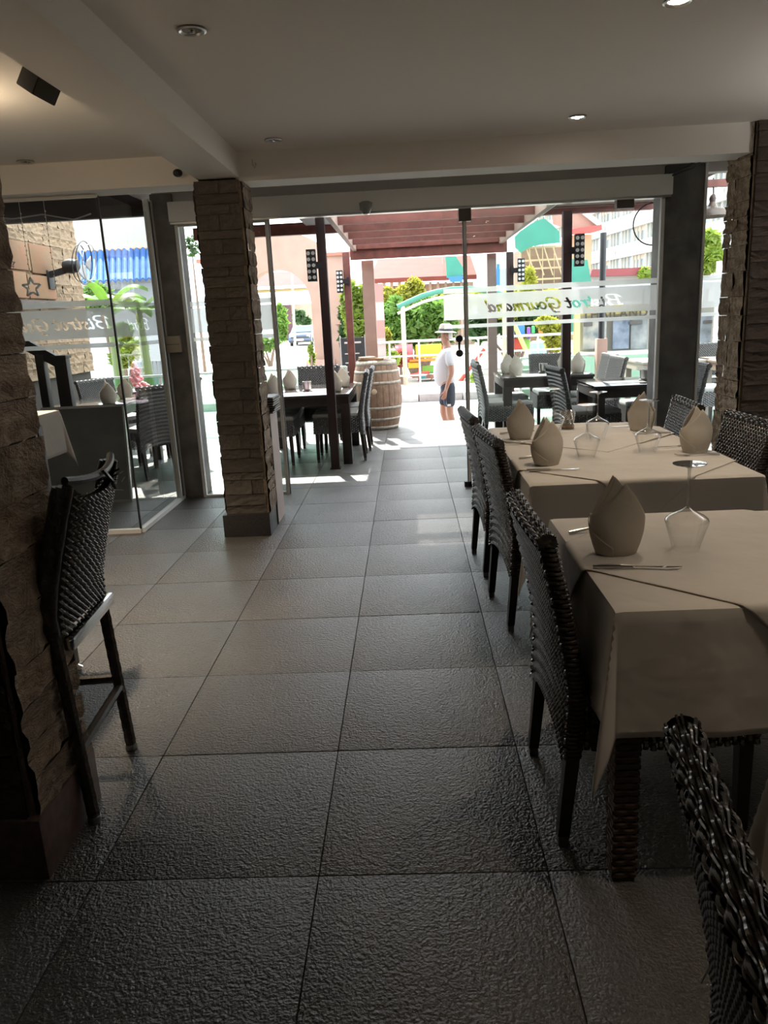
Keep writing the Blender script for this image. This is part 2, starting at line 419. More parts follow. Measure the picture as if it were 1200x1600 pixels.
def band_with_cuts(m, a0, a1, z0, z1, strokes, rad, place, cell=.004):
    """frosted rectangle with the letters left out of it; place(a, z) -> point"""
    segs = [(s[i], s[i+1]) for s in strokes for i in range(len(s)-1)] + [(s[0], s[0]) for s in strokes if len(s) == 1]
    nx = max(1, int((a1-a0)/cell)); nz = max(1, int((z1-z0)/cell))
    hit = [bytearray(nx) for _ in range(nz)]
    for (ax, az), (bx, bz) in segs:
        i0 = max(0, int((min(ax, bx)-rad-a0)/cell)); i1 = min(nx-1, int((max(ax, bx)+rad-a0)/cell))
        j0 = max(0, int((min(az, bz)-rad-z0)/cell)); j1 = min(nz-1, int((max(az, bz)+rad-z0)/cell))
        dx, dz = bx-ax, bz-az; L2 = dx*dx+dz*dz+1e-12
        rr = rad*(.55+.75*abs(dz)/math.sqrt(L2))
        for j in range(j0, j1+1):
            for i in range(i0, i1+1):
                x = a0+(i+.5)*cell; z = z0+(j+.5)*cell
                t = max(0, min(1, ((x-ax)*dx+(z-az)*dz)/L2))
                if (x-ax-t*dx)**2+(z-az-t*dz)**2 < rr*rr: hit[j][i] = 1
    cw = (a1-a0)/nx; ch = (z1-z0)/nz
    def q(xa, xb, za, zb):
        b = len(m.v); m.v += [tuple(place(xa, za)), tuple(place(xb, za)), tuple(place(xb, zb)), tuple(place(xa, zb))]; m.f.append((b, b+1, b+2, b+3))
    for j in range(nz):
        i = 0
        while i < nx:
            if hit[j][i]: i += 1; continue
            k = i
            while k < nx and not hit[j][k]: k += 1
            q(a0+i*cw, a0+k*cw, z0+j*ch, z0+(j+1)*ch); i = k
def film(parent, a0, a1, place, dz, strokes=None, mat=None, rad=.0062):
    m = MB(); band_with_cuts(m, a0, a1, 1.36+dz, 1.553+dz, strokes or [], rad, place, .004 if strokes else .05)
    m.build('frosted_band', mat or FROST, parent, smooth=False)
    for z0, z1 in ((1.294, 1.323), (1.566, 1.605)):
        m = MB(); band_with_cuts(m, a0, a1, z0+dz, z1+dz, [], .01, place, .04)
        m.build('frosted_stripe', mat or FROST, parent, smooth=False)
def pane_x(parent, x0, x1, y, z0, z1, t=.01):
    return sbox('pane', GLASS, (x0, x1, y-t/2, y+t/2, z0, z1), parent)
# window_1: vestibule pane facing the room
w = struct('window_1', 'glass vestibule pane with mirrored lettering in front of the stair')
pane_x(w, -3.95, -1.955, 5.255, .03, 2.25)
film(w, -3.95, -1.96, lambda a, z: V(a, 5.262, z), .012, text_strokes('Bistrot Gourmand', -2.0, 1.432, .048, .92))
sbox('bottom_rail', ALU, (-3.95, -1.95, 5.235, 5.275, 0, .03), w); sbox('top_rail', ALU, (-3.95, -1.95, 5.24, 5.27, 2.25, 2.268), w)
sbox('stile', BLACKM, (-2.70, -2.675, 5.235, 5.275, .03, 2.25), w); sbox('corner_seal', BLACKM, (-1.958, -1.946, 5.248, 5.262, .03, 2.26), w)
# window_2: the pane that returns to the doors
w = struct('window_2', 'glass side pane of the vestibule running back to the concrete column')
sbox('pane', GLASS, (-1.955, -1.945, 5.262, 6.2, .03, 2.28), w)
film(w, 5.28, 6.18, lambda a, z: V(-1.957, a, z), 0, text_strokes('Bistrot', 5.95, 1.41, .048, .42), FROST_THIN)
sbox('bottom_rail', ALU, (-1.97, -1.93, 5.262, 6.33, 0, .03), w)
for y in (6.2, 6.29): sbox('stile', ALU, (-1.965, -1.925, y, y+.03, .03, 2.37), w)
sbox('stile_core', BLACKM, (-1.96, -1.935, 6.23, 6.29, .03, 2.36), w)
# window_3: fixed pane left of the entrance
w = struct('window_3', 'tall glass pane behind the stone pillar left of the open doorway')
pane_x(w, -1.745, -1.03, 6.33, .02, 2.17)
film(w, -1.72, -1.06, lambda a, z: V(a, 6.338, z), 0, [])
sbox('stile', WHITEM, (-1.77, -1.745, 6.31, 6.35, 0, 2.19), w); sbox('stile', ALU, (-1.062, -1.034, 6.305, 6.35, 0, 2.19), w)
sbox('edge_seal', BLACKM, (-1.034, -1.028, 6.315, 6.345, 0, 2.19), w)
sbox('bottom_rail', ALU, (-1.745, -1.05, 6.315, 6.345, 0, .02), w); sbox('top_rail', WHITEM, (-1.745, -1.05, 6.315, 6.345, 2.17, 2.19), w)
# door_1: sliding glass leaf pushed open behind the fixed pane
w = struct('door_1', 'sliding glass door leaf pushed open behind the fixed pane, with a black round handle')
pane_x(w, .31, 1.2, 6.385, .02, 2.185)
film(w, .31, .47, lambda a, z: V(a, 6.392, z), 0, [])
m = MB()
for z in (1.215, 1.1): m.lathe([(.0, -.03), (.026, -.03), (.03, -.02), (.03, .0), (.02, .005), (.012, .03), (.012, .05)], 16)
hv = m.v; n = len(hv)//2
m.v = [(.424+x, 6.34+z_, (1.215 if k < n else 1.1)+y) for k, (x, y, z_) in enumerate(hv)]
m.beam((.424, 6.335, 1.215), (.424, 6.335, 1.1), .016); m.build('handle', BLACKM, w)
# window_4: fixed pane with the mirrored restaurant name
w = struct('window_4', 'large fixed glass pane with the mirrored name across its frosted band')
pane_x(w, .485, 1.985, 6.33, .02, 2.185)
film(w, .49, 1.98, lambda a, z: V(a, 6.338, z), 0, text_strokes('Bistrot Gourmand', 1.69, 1.412, .052, 1.04), None, .0075)
sbox('stile', ALU, (.474, .498, 6.30, 6.35, 0, 2.14), w); sbox('edge_seal', BLACKM, (.468, .474, 6.31, 6.345, 0, 2.14), w)
sbox('foot_clamp', BLACKM, (.44, .50, 6.30, 6.36, 0, .045), w); sbox('bottom_rail', ALU, (.5, 1.985, 6.315, 6.345, 0, .02), w)
sbox('stile', ALU, (1.985, 2.012, 6.31, 6.35, 0, 2.2), w)
sbox('top_clamp', M('brown_clip', (.13, .10, .085), .5), (.44, .535, 6.28, 6.36, 2.095, 2.185), w); sbox('top_clamp', M('brown_clip', (0, 0, 0)), (1.64, 1.77, 6.28, 6.36, 2.125, 2.19), w)
# window_5: narrow pane between column and right pillar with the painted monogram
w = struct('window_5', 'narrow glass pane right of the concrete column with a white painted monogram')
pane_x(w, 2.32, 3.2, 6.33, .02, 2.36)
film(w, 2.33, 3.2, lambda a, z: V(a, 6.338, z), 0, [])
sbox('stile', ALU, (2.307, 2.325, 6.31, 6.35, 0, 2.42), w)
m = MB()
for c, zz in (('B', 1.87), ('G', 1.74)):
    for st in LET[c]:
        m.tube([(2.53+px*.13+py*.03, 6.322, zz+py*.115) for px, py in smooth_line(st)], .0065, 6)
m.tube([(2.58+.05*math.sin(t*2.4), 6.322, 1.70-t*.16) for t in [k/10 for k in range(11)]], .004, 5)
m.build('monogram', M('white_paint', (.9, .9, .9), .6), w)
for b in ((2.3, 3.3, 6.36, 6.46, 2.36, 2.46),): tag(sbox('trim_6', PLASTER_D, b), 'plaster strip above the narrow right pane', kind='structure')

# ------------------------------------------------------------------ small fittings
sw = thing('wall_socket_box', 'beige plastic switch box on the column beside the vestibule glass', 'switch', (-1.885, 6.31, 1.28))
m = MB(); m.bevbox(-.06, .065, -.03, .02, -.065, .065, r=.006); m.build('body', M('beige_plastic', (.50, .45, .36), .5), sw)
sbox('cover_groove', M('beige_groove', (.2, .18, .15), .6), (-.055, .06, -.031, -.029, -.003, .003), sw)
ss = thing('door_sensor', 'small round grey motion sensor on the rail cover above the doorway', 'sensor', (-.266, 6.24, 2.225))
m = MB(); m.lathe([(.0, -.05), (.03, -.045), (.045, -.02), (.045, 0), (.05, .03), (.03, .04)], 20); m.build('dome', M('grey_plastic', (.3, .3, .29), .25), ss, V(0, -.03, 0))
m = MB(); m.lathe([(.018, -.055), (.028, -.052), (.02, -.04)], 16); m.build('lens', CHROME, ss, V(0, -.035, 0))
hk = MB(); hk.tube([(0, 0, .03), (0, 0, .0), (.012, 0, -.02), (.02, 0, 0), (.015, 0, .012)], .003, 6)
tag(hk.build('ceiling_hook', STEEL, None, V(-.9, 5.09, 2.36)), 'small metal hook on the cross beam beside the left pillar', 'hook')
sp = thing('ceiling_speaker', 'black box speaker tilted on a bracket beside the ceiling beam', 'speaker', (-1.34, 3.17, 2.33), .9)
rt = Matrix.Rotation(.5, 3, 'X') @ Matrix.Rotation(.3, 3, 'Y')
m = MB(); m.bevbox(-.05, .05, -.06, .06, -.045, .045, r=.006, rot=rt); m.build('cabinet', BLACKM, sp)
m = MB(); m.bevbox(-.044, .044, -.066, -.06, -.04, .04, r=.003, rot=rt); m.build('grille', M('speaker_grille', (.05, .055, .05), .7), sp)
m = MB(); m.beam((.0, 0, 0), (.1, .01, .05), .02, .012); m.build('bracket', BLACKM, sp)
sp = thing('security_camera', 'small dark dome camera under the ceiling beam near the left pillar', 'camera', (-1.36, 5.05, 2.33), .4)
m = MB(); m.ico(.03, (0, 0, 0), 2, (1, 1.3, .8)); m.build('housing', BLACKM, sp); m = MB(); m.tube([(0, 0, 0), (.02, .05, 0)], .012, 8); m.build('mount', WHITEM, sp)
cb = MB(); cb.tube([(2.0, 6.31, 2.35), (2.08, 6.0, 2.36), (2.10, 5.75, 2.40), (2.09, 5.5, 2.36), (2.05, 5.36, 2.30)], .009, 6); cb.tube([(2.02, 6.31, 2.33), (2.1, 6.0, 2.34), (2.12, 5.7, 2.38), (2.1, 5.36, 2.29)], .007, 6)
tag(cb.build('cable', BLACKM), 'black cables looping from the column top to the cross beam', 'cable')
LAMPS = []
def downlight(x, y, lit, label):
    t = thing('ceiling_downlight', label, 'light', (x, y, 2.44), 0, 'recessed ceiling downlights')
    m = MB(); m.lathe([(.05, .0), (.053, -.006), (.045, -.009), (.036, -.004), (.034, .0)], 24, caps=False); m.build('trim_ring', STEEL, t)
    m = MB(); m.lathe([(.036, -.002), (.0, -.001)], 20); m.build('reflector', M('lamp_lit', (.9, .85, .75), .3, emit=((1, .86, .68), 14)) if lit else M('lamp_off', (.25, .24, .22), .25), t)
    m = MB(); m.lathe([(.0, -.012), (.012, -.010), (.014, -.002)], 12); m.build('bulb', M('lamp_lit', (0, 0, 0)) if lit else CHROME, t)
    if lit:
        l = bpy.data.lights.new('downlight', 'SPOT'); l.energy = lit; l.color = (1, .80, .58); l.spot_size = math.radians(62 if y < 2 else 88); l.spot_blend = .9; l.shadow_soft_size = .04
        lo = bpy.data.objects.new('downlight', l); col.objects.link(lo); lo.parent = t; lo.location = (0, 0, -.02)
downlight(-.72, 3.06, 0, 'unlit recessed downlight nearest the ceiling beam')
downlight(-.72, 4.83, 0, 'unlit recessed downlight between the beam and the doors')
downlight(1.0, 4.71, 16, 'glowing recessed downlight in front of the right doors')
downlight(1.0, 3.08, 16, 'glowing recessed downlight cut by the top edge of the picture')
downlight(-2.28, 5.02, 0, 'unlit recessed downlight left of the ceiling beam')
downlight(1.0, 1.4, 11, 'glowing recessed downlight over the near dining table')
downlight(-1.9, 3.7, 110, 'glowing recessed downlight over the floor beyond the bar stool')
gb = thing('added_globe_lamp', 'added unseen globe lamp for the warm ceiling glow left of the beam', 'light', (-1.95, 3.55, 2.44))  # globe added out of view to warm the ceiling beside the beam
m = MB(); m.lathe([(0, 0), (.06, 0), (.06, -.02), (.03, -.03), (.03, -.04)], 20); m.build('base', STEEL, gb)
m = MB(); m.ico(.055, (0, 0, -.085), 3); m.build('globe', M('globe_glow', (.9, .85, .7), .3, emit=((1, .78, .5), 6)), gb)
l = bpy.data.lights.new('globe_light', 'POINT'); l.energy = 2; l.color = (1, .76, .5); l.shadow_soft_size = .06
lo = bpy.data.objects.new('globe_light', l); col.objects.link(lo); lo.parent = gb; lo.location = (0, 0, -.2)

def uplighter(x, y, z, rz, power, label, c=(1, .96, .91)):  # fittings added out of view to lift the ceiling brightness
    t = thing('added_uplighter', label, 'light', (x, y, z), rz, 'added uplighters that brighten the ceiling')
    m = MB(); m.lathe([(0, -.1), (.05, -.09), (.10, .0), (.105, .02), (.095, .02), (.045, -.07), (0, -.075)], 20); m.build('bowl', M('plaster_bowl', (.7, .67, .62), .7), t)
    m = MB(); m.box(-.02, .02, -.16, -.08, -.06, .0); m.build('wall_arm', BLACKM, t)
    m = MB(); m.ico(.03, (0, 0, -.01), 2); m.build('bulb', M('uplight_bulb', (.9, .85, .75), .3, emit=((1, .85, .65), 10)), t)
    l = bpy.data.lights.new('uplight', 'SPOT'); l.energy = power; l.color = c; l.spot_size = math.radians(160); l.spot_blend = .6; l.shadow_soft_size = .06
    lo = bpy.data.objects.new('uplight', l); col.objects.link(lo); lo.parent = t; lo.location = (0, 0, .03); lo.rotation_euler = (pi, 0, 0)
uplighter(3.04, 1.2, 1.75, pi/2, 9, 'added unseen uplighter on the right wall nearer the viewer')
uplighter(3.04, 3.6, 1.75, pi/2, 34, 'added unseen uplighter on the right wall beside the long table')
uplighter(-4.54, 2.8, 1.75, -pi/2, 24, 'added unseen uplighter on the left wall of the bar')
# ------------------------------------------------------------------ wicker chairs
CH_W, CH_H = .50, .89
def back_x(z, y=0):
    lean = 0 if z < .44 else -.085*((z-.44)/.45)**1.35
    if z < .44: lean = -.012*((.44-z)/.2)
    return lean - .005*(1-(2*y/CH_W)**2)
def back_bot(y): return .255+.075*(1-(2*y/CH_W)**2)**.8 if abs(2*y/CH_W) < 1 else .255
def make_chair():
    c = thing('dining_chair', 'x', 'chair')
    hw = CH_W/2; T = .021
    def nrm(z): return V(1, 0, .0) if z < .44 else V(1, 0, .2*((z-.44)/.45)+.03).normalized()
    # core panel, outer weave, inner weave
    m = MB()
    for s in (-1, 1):
        m.quad_sheet(lambda u, v, s=s: V(back_x(back_bot((v-.5)*CH_W)+(.875-back_bot((v-.5)*CH_W))*u, (v-.5)*CH_W)+s*(T-.006), (v-.5)*CH_W*.97, back_bot((v-.5)*CH_W)+(.875-back_bot((v-.5)*CH_W))*u), 14, 10, flip=s < 0)
    back = m.build('backrest', WICKER_IN, c)
    def So(u, v):
        y = (v-.5)*(CH_W-.02); zb = back_bot(y); z = zb+(.86-zb)*u; n = nrm(z)
        return V(back_x(z, y), y, z)-n*T, -n
    m = MB(); m.weave(So, 34, 30, amp=.0052, th=.0018, per=4, pair=60); m.build('outer_weave', WICKER, back)
    def Si(u, v):
        y = (.5-v)*(CH_W-.02); z = .47+(.86-.47)*u; n = nrm(z)
        return V(back_x(z, y), y, z)+n*T, n
    m = MB(); m.weave(Si, 34, 26, amp=.0046, th=.0020, per=4, gap=.75); m.build('inner_weave', WICKER, back)
    # rolled top with long float strands
    def St(u, v):
        y = (u-.5)*(CH_W+.01); a = -2.1+4.2*v; z0 = .868; r = .021
        return V(back_x(z0, y*.98)+math.sin(a)*r, y, z0+math.cos(a)*r*.95), V(math.sin(a), 0, math.cos(a))
    m = MB(); m.weave(lambda u, v: St(u, 1-v), 16, 18, amp=.0042, th=.0024, per=5, pair=2)
    m.quad_sheet(lambda u, v: St(u, 1-v)[0]-St(u, 1-v)[1]*.004, 12, 10)
    for s_ in (0, 1):
        b_ = len(m.v); ring = [St(s_, q/12)[0]+St(s_, q/12)[1]*.003 for q in range(13)]
        m.v += [tuple(p_) for p_ in ring]; m.f.append(tuple(range(b_, b_+13)) if s_ else tuple(reversed(range(b_, b_+13))))
    m.build('top_roll', WICKER, back)
    # wrapped side borders of the back
    for s in (-1, 1):
        def Ss(u, v, s=s):
            z = .27+(.88-.27)*v; a = (-1.9+3.8*u); n = V(math.sin(a)*1.0, s*math.cos(a), 0)
            return V(back_x(z, hw)+math.sin(a)*.023, s*(hw-.010+math.cos(a)*.014), z), n.normalized()
        SS = (lambda u, v, f=Ss: f(1-u, v)) if s < 0 else Ss
        m = MB(); m.weave(SS, 50, 3, amp=.0012, th=.0032, per=3, gap=.97); m.quad_sheet(lambda u, v: SS(u, v)[0]-SS(u, v)[1]*.003, 6, 14)
        m.build('side_border', WICKER, back)
    # seat with skirt
    m = MB(); m.bevbox(-.01, .47, -hw+.012, hw-.012, .30, .445, r=.012); seat = m.build('seat', WICKER_IN, c)
    m = MB()
    for s in (-1, 1):
        f = (lambda u, v, s=s: (V(.48*v if s > 0 else .48*(1-v), s*(hw-.008), .285+.165*u+.02*abs(v-.5)), V(0, s, 0)))
        m.weave(lambda u, v, f=f: f(u, 1-v), 25, 13, amp=.003, th=.0025, per=3)
    m.weave(lambda u, v: (V(.478, (v-.5)*(CH_W-.02), .29+.16*u), V(1, 0, 0)), 25, 13, amp=.003, th=.0025, per=3)
    m.build('skirt_weave', WICKER, seat)
    m = MB(); m.bevbox(.02, .485, -hw+.02, hw-.02, .445, .495, r=.022); m.build('cushion', CUSHION, c)
    for x, y, dx, top in ((.0, -hw+.03, -.028, .34), (.0, hw-.03, -.028, .34), (.445, -hw+.03, .004, .32), (.445, hw-.03, .004, .32)):
        m = MB(); b = len(m.v)
        for z, w, xx in ((top, .019, x), (.03, .0155, x+dx)):
            m.v += [(xx-w, y-w, z), (xx+w, y-w, z), (xx+w, y+w, z), (xx-w, y+w, z)]
        m.f += [(b, b+3, b+2, b+1), (b+4, b+5, b+6, b+7)][::-1]+[(b+q, b+(q+1) % 4, b+4+(q+1) % 4, b+4+q) for q in range(4)]
        lg = m.build('leg', LEGWOOD, c, smooth=False, fix=True)
        m = MB(); m.box(x+dx-.0135, x+dx+.0135, y-.0135, y+.0135, 0, .032); m.build('foot_tip', M('grey_foot_tip', (.12, .115, .11), .4), lg)
    return c
chair0 = make_chair()
G_IN = 'wicker chairs around the white clothed tables'
used = []
def chair(x, y, rz, label, group, z=0):
    """x, y: middle between the back legs on the floor"""
    if not used:
        used.append(1); chair0.location = (x, y, z); chair0.rotation_euler = (0, 0, rz); chair0['label'] = label; chair0['group'] = group; return chair0
    return dup(chair0, (x, y, z), rz, label, group)
chair(.395, 2.045, .02, 'dark wicker chair nearest in the aisle row, pushed up to the near white table', G_IN)
chair(.43, 3.50, .09, 'dark wicker chair second in the aisle row, at the near half of the long table', G_IN)
chair(.40, 4.25, .06, 'dark wicker chair farthest in the aisle row, nearest the glass doors', G_IN)
chair(.388, .66, -.14, 'dark wicker chair cut by the bottom right corner, thick braided top edge', G_IN)
chair(1.50, 3.60, pi, 'dark wicker chair across the long table by the right stone pillar', G_IN)
chair(1.46, 4.32, pi-.08, 'dark wicker chair across the long table in front of the concrete column', G_IN)

# ------------------------------------------------------------------ bar stool
bs = thing('bar_stool', 'tall dark wicker bar stool with a chrome rail beside the rough stone pillar', 'bar stool', (-1.04, 2.165, 0), pi+.07)
BW = .40
def bsx(z, y=0):
    l = -.012 if z < .66 else -.012-.10*((z-.66)/.36)**1.2+.0
    return l-.03*(1-(2*y/BW)**2)*min(1, max(0, (z-.5)/.2))
def bs_top(y): return 1.015-.05*(1-(2*y/BW)**2)**.6 if abs(y) < BW/2 else 1.015
m = MB()
for s in (-1, 1):
    m.quad_sheet(lambda u, v, s=s: V(bsx(.6+(bs_top((v-.5)*BW)-.6)*u, (v-.5)*BW)+s*.012, (v-.5)*BW*.97, .6+(bs_top((v-.5)*BW)-.6)*u), 12, 12, flip=s < 0)
bk = m.build('backrest', WICKER_IN, bs)
def Sb(u, v):
    y = (v-.5)*(BW-.02); z = .59+(bs_top(y)-.59)*u
    return V(bsx(z, y)-.018, y, z), V(-1, 0, -.2).normalized()
m = MB(); m.weave(Sb, 14, 36, amp=.006, th=.0028, per=5, gap=.5, pair=99, shift=.45); m.build('outer_weave', WICKER, bk)
m = MB(); m.weave(lambda u, v: (Sb(u, 1-v)[0]+V(.036, 0, 0), -Sb(u, 1-v)[1]), 22, 48, amp=.0032, th=.0024, per=3, gap=.8); m.build('inner_weave', WICKER, bk)
for s in (-1, 1):
    m = MB(); pts = [V(bsx(z, s*BW/2), s*BW/2, z) for z in [.56+.046*k for k in range(11)]]
    m.tube(pts, [.015+.0016*(k % 2) for k in range(11)], 10); m.tube([p_+V(.028, 0, 0) for p_ in pts], [.015+.0016*(k % 2) for k in range(11)], 10)
    for k in range(10): m.beam(pts[k]+V(.014, 0, 0), pts[k+1]+V(.014, 0, 0), .028, .028, (0, 1, 0))
    m.build('side_border', WICKER, bk)
m = MB(); m.tube([V(bsx(1.0, y)-.0, y, 1.035-.02*(1-(2*y/BW)**2)) for y in [BW*(k/12-.5) for k in range(13)]], .012, 8)
hdl = m.build('top_rail', M('dark_leather_wrap', (.03, .022, .018), .35), bk)
m = MB(); m.tube([V(bsx(1.0, 0)-.012, .02, 1.03), V(bsx(1, 0)-.03, .0, .99), V(bsx(1, 0)-.03, -.02, .965)], .006, 6); m.build('tie_end', WICKER, bk)
m = MB(); m.bevbox(-.01, .38, -BW/2+.02, BW/2-.02, .60, .66, r=.015); st = m.build('seat', WICKER_IN, bs)
m = MB(); m.weave(lambda u, v: (V(.0+.38*u, (v-.5)*(BW-.03), .664), V(0, 0, 1)), 17, 18, amp=.003, th=.003, per=3); m.build('seat_weave', WICKER, st)
m = MB(); m.bevbox(-.058, -.028, -BW/2+.01, BW/2-.01, .545, .585, r=.008); m.build('chrome_rail', CHROME, bs)
for x, y, dx in ((-.01, -BW/2, -.03), (-.01, BW/2, -.03), (.36, -BW/2+.01, .03), (.36, BW/2-.01, .03)):
    m = MB(); k = 26
    pts = [V(x+dx*(1-t), y, .02+(.6-.02)*t) for t in [q/k for q in range(k+1)]]
    m.tube(pts, [.0185+.0014*(q % 2) for q in range(k+1)], 8); m.build('leg', WICKER, bs)
    m = MB(); m.lathe([(.019, .0), (.021, .004), (.02, .022)], 12, (x+dx, y, 0)); m.build('foot_cap', STEEL, bs)
for a, b in (((-.03, -BW/2, .24), (-.03, BW/2, .24)), ((-.03, -BW/2, .27), (.37, -BW/2+.01, .27)), ((-.03, BW/2, .27), (.37, BW/2-.01, .27)), ((.38, -BW/2, .30), (.38, BW/2, .30))):
    m = MB(); a = V(*a); b = V(*b); k = 16
    m.tube([a.lerp(b, q/k) for q in range(k+1)], [.015+.0014*(q % 2) for q in range(k+1)], 8); m.build('footrest', WICKER, bs)

# ------------------------------------------------------------------ dining tables and cloths
WTABLE = M('brown_wicker_wrap', (.06, .034, .02), .45, var=.3, vs_=30)
def dining_table(x0, x1, y0, y1, label):
    cx, cy = (x0+x1)/2, (y0+y1)/2; hx, hy = (x1-x0)/2, (y1-y0)/2
    t = thing('dining_table', label, 'table', (cx, cy, 0))
    m = MB(); m.bevbox(-hx, hx, -hy, hy, .70, .735, r=.005); m.build('tabletop', LEGWOOD, t)
    m = MB(); m.box(-hx+.02, hx-.02, -hy+.02, hy-.02, .62, .70); m.build('apron', LEGWOOD, t)
    for sx in (-1, 1):
        for sy in (-1, 1):
            lx, ly, h = sx*(hx-.035), sy*(hy-.035), .03
            m = MB(); m.box(lx-h+.003, lx+h-.003, ly-h+.003, ly+h-.003, 0, .7); lg = m.build('leg', WICKER_IN, t)
            m = MB()
            for nx_, ny_ in ((1, 0), (-1, 0), (0, 1), (0, -1)):
                tx, ty = -ny_, nx_
                m.weave(lambda u, v, a=nx_, b=ny_, c=tx, d=ty: (V(lx+a*h+c*h*2*(u-.5), ly+b*h+d*h*2*(u-.5), .01+.69*(1-v)), V(a, b, 0)), 38, 3, amp=.0016, th=.002, per=3, gap=.85)
            m.build('leg_wrap', WTABLE, lg)
    return t
def cloth(name, label, x0, x1, y0, y1, over, z=.742, group='white cloths on the indoor tables', seed=1):
    cx, cy = (x0+x1)/2, (y0+y1)/2; hx, hy = (x1-x0)/2, (y1-y0)/2
    r = random.Random(seed); ph = [r.uniform(0, 6) for _ in range(6)]
    def S(u, v):
        def warp(t, h):   # denser rows near the table edge
            return (t-.5)*2*(h+over)
        s, q = warp(u, hx), warp(v, hy)
        dx = max(0, abs(s)-hx); dy = max(0, abs(q)-hy)
        sx = 1 if s > 0 else -1; sy = 1 if q > 0 else -1
        rr = math.hypot(dx, dy)
        if rr < 1e-6: return V(s, q, z+.0006*math.sin(9*s+ph[0])*math.sin(7*q+ph[1]))
        bx, by = sx*min(abs(s), hx), sy*min(abs(q), hy)
        R0 = .012; a = min(rr/R0, pi/2)
        out = R0*math.sin(a); drop = R0*(1-math.cos(a))+max(0, rr-R0*pi/2)
        n = V(sx*dx/rr, sy*dy/rr, 0)
        if dx > 0 and dy > 0:
            th = math.atan2(dy, dx); f = math.sin(2*th)
            out += f*f*.15*drop+.03*drop-.05*drop*(math.sin(4*th)**2)
            out = max(out, .004)
        else:
            al = q if dx > 0 else s
            edge = (hy if dx > 0 else hx)-abs(al)
            k = math.exp(-max(0, edge)/.09)
            out += drop*(.03+.018*math.sin(al*13+ph[2])*(1-k)+.012*math.sin(al*29+ph[3])*(1-k))
        return V(bx, by, z-drop)+n*out
    m = MB(); nu = int((2*hx+2*over)/.0165); nv = int((2*hy+2*over)/.0165)
    m.quad_sheet(S, nu, nv)
    o = m.build(name, LINEN, None, V(cx, cy, 0)); tag(o, label, 'tablecloth', group)
    md = o.modifiers.new('thick', 'SOLIDIFY'); md.thickness = .002; md.offset = -1
    return o
def overlay(label, cx, cy, x0, x1, y0, y1, D, clip=None, z=.7455, seed=3):
    hx0, hx1, hy0, hy1 = x0-cx, x1-cx, y0-cy, y1-cy
    def S(u, v):
        a = (u-.5)*2; b = (v-.5)*2
        s = (a+b)*D/2; q = (a-b)*D/2
        p = V(s, q, z+.0012*math.sin(14*(a+.3))*math.sin(11*b+1))
        dx = max(0, s-hx1)-max(0, hx0-s); dy = max(0, q-hy1)-max(0, hy0-q)
        rr = math.hypot(dx, dy)
        if rr > 0:
            R0 = .013; t = min(rr/R0, pi/2); out = R0*math.sin(t); drop = R0*(1-math.cos(t))+max(0, rr-R0*pi/2)
            n = V(dx/rr, dy/rr, 0)
            al = q if abs(dx) > 0 else s
            out += drop*(.05+.03*math.sin(al*20+seed))
            p = V(min(max(s, hx0), hx1), min(max(q, hy0), hy1), z-drop)+n*(out+.003)
        return p
    m = MB(); m.quad_sheet(S, 110, 110)
    o = m.build('overlay_cloth', LINEN, None, V(cx, cy, 0), fix=True); tag(o, label, 'tablecloth', 'square overlays laid diagonally on the cloths')
    md = o.modifiers.new('thick', 'SOLIDIFY'); md.thickness = .0015; md.offset = 0
    return o
T1 = (.46, 1.36, 1.665, 2.475); T2 = (.478, 1.385, 3.02, 4.58); T0 = (.55, 1.45, .25, 1.06)
dining_table(*T1, 'square table with wicker wrapped legs under the nearest white cloth')
dining_table(*T2, 'long table under a white cloth by the glass doors')
dining_table(*T0, 'square table under the white cloth cut by the right picture edge')
cloth('tablecloth', 'white cloth with hanging corners on the near square table', *T1, .325, seed=1)
cloth('tablecloth', 'white cloth over the long table by the glass doors', *T2, .33, seed=2)
cloth('tablecloth', 'white cloth at the bottom right corner beside the braided chair top', *T0, .36, seed=3)
overlay('square white overlay with a diagonal edge on the near table', .91, 2.07, *T1, .585)
overlay('square white overlay on the near half of the long table', .93, 3.41, *T2, .585, seed=4)
overlay('square white overlay on the far half of the long table', .93, 4.19, *T2, .585, seed=5, z=.7475)

BX0, BX1, BY0, BY1 = -2.30, -1.50, 2.42, 3.24
cloth('tablecloth', 'white cloth on the tall bar table behind the left stone pillar', BX0, BX1, BY0, BY1, .19, z=1.10, seed=8)
t = thing('bar_table', 'tall bar table with dark legs and steel feet beside the bar stool', 'table', ((BX0+BX1)/2, (BY0+BY1)/2, 0))
m = MB(); m.bevbox(-.395, .395, -.405, .405, 1.06, 1.093, r=.004); m.build('tabletop', LEGWOOD, t)
for sx in (-1, 1):
    for sy in (-1, 1):
        m = MB(); m.bevbox(sx*.40-.02, sx*.40+.02, sy*.20-.02, sy*.20+.02, .02, 1.06, r=.003); lg = m.build('leg', LEGWOOD, t)
        m = MB(); m.lathe([(0, 0), (.038, 0), (.038, .006), (.02, .018), (.018, .03)], 16, (sx*.40, sy*.20, 0)); m.build('steel_foot', CHROME, lg)
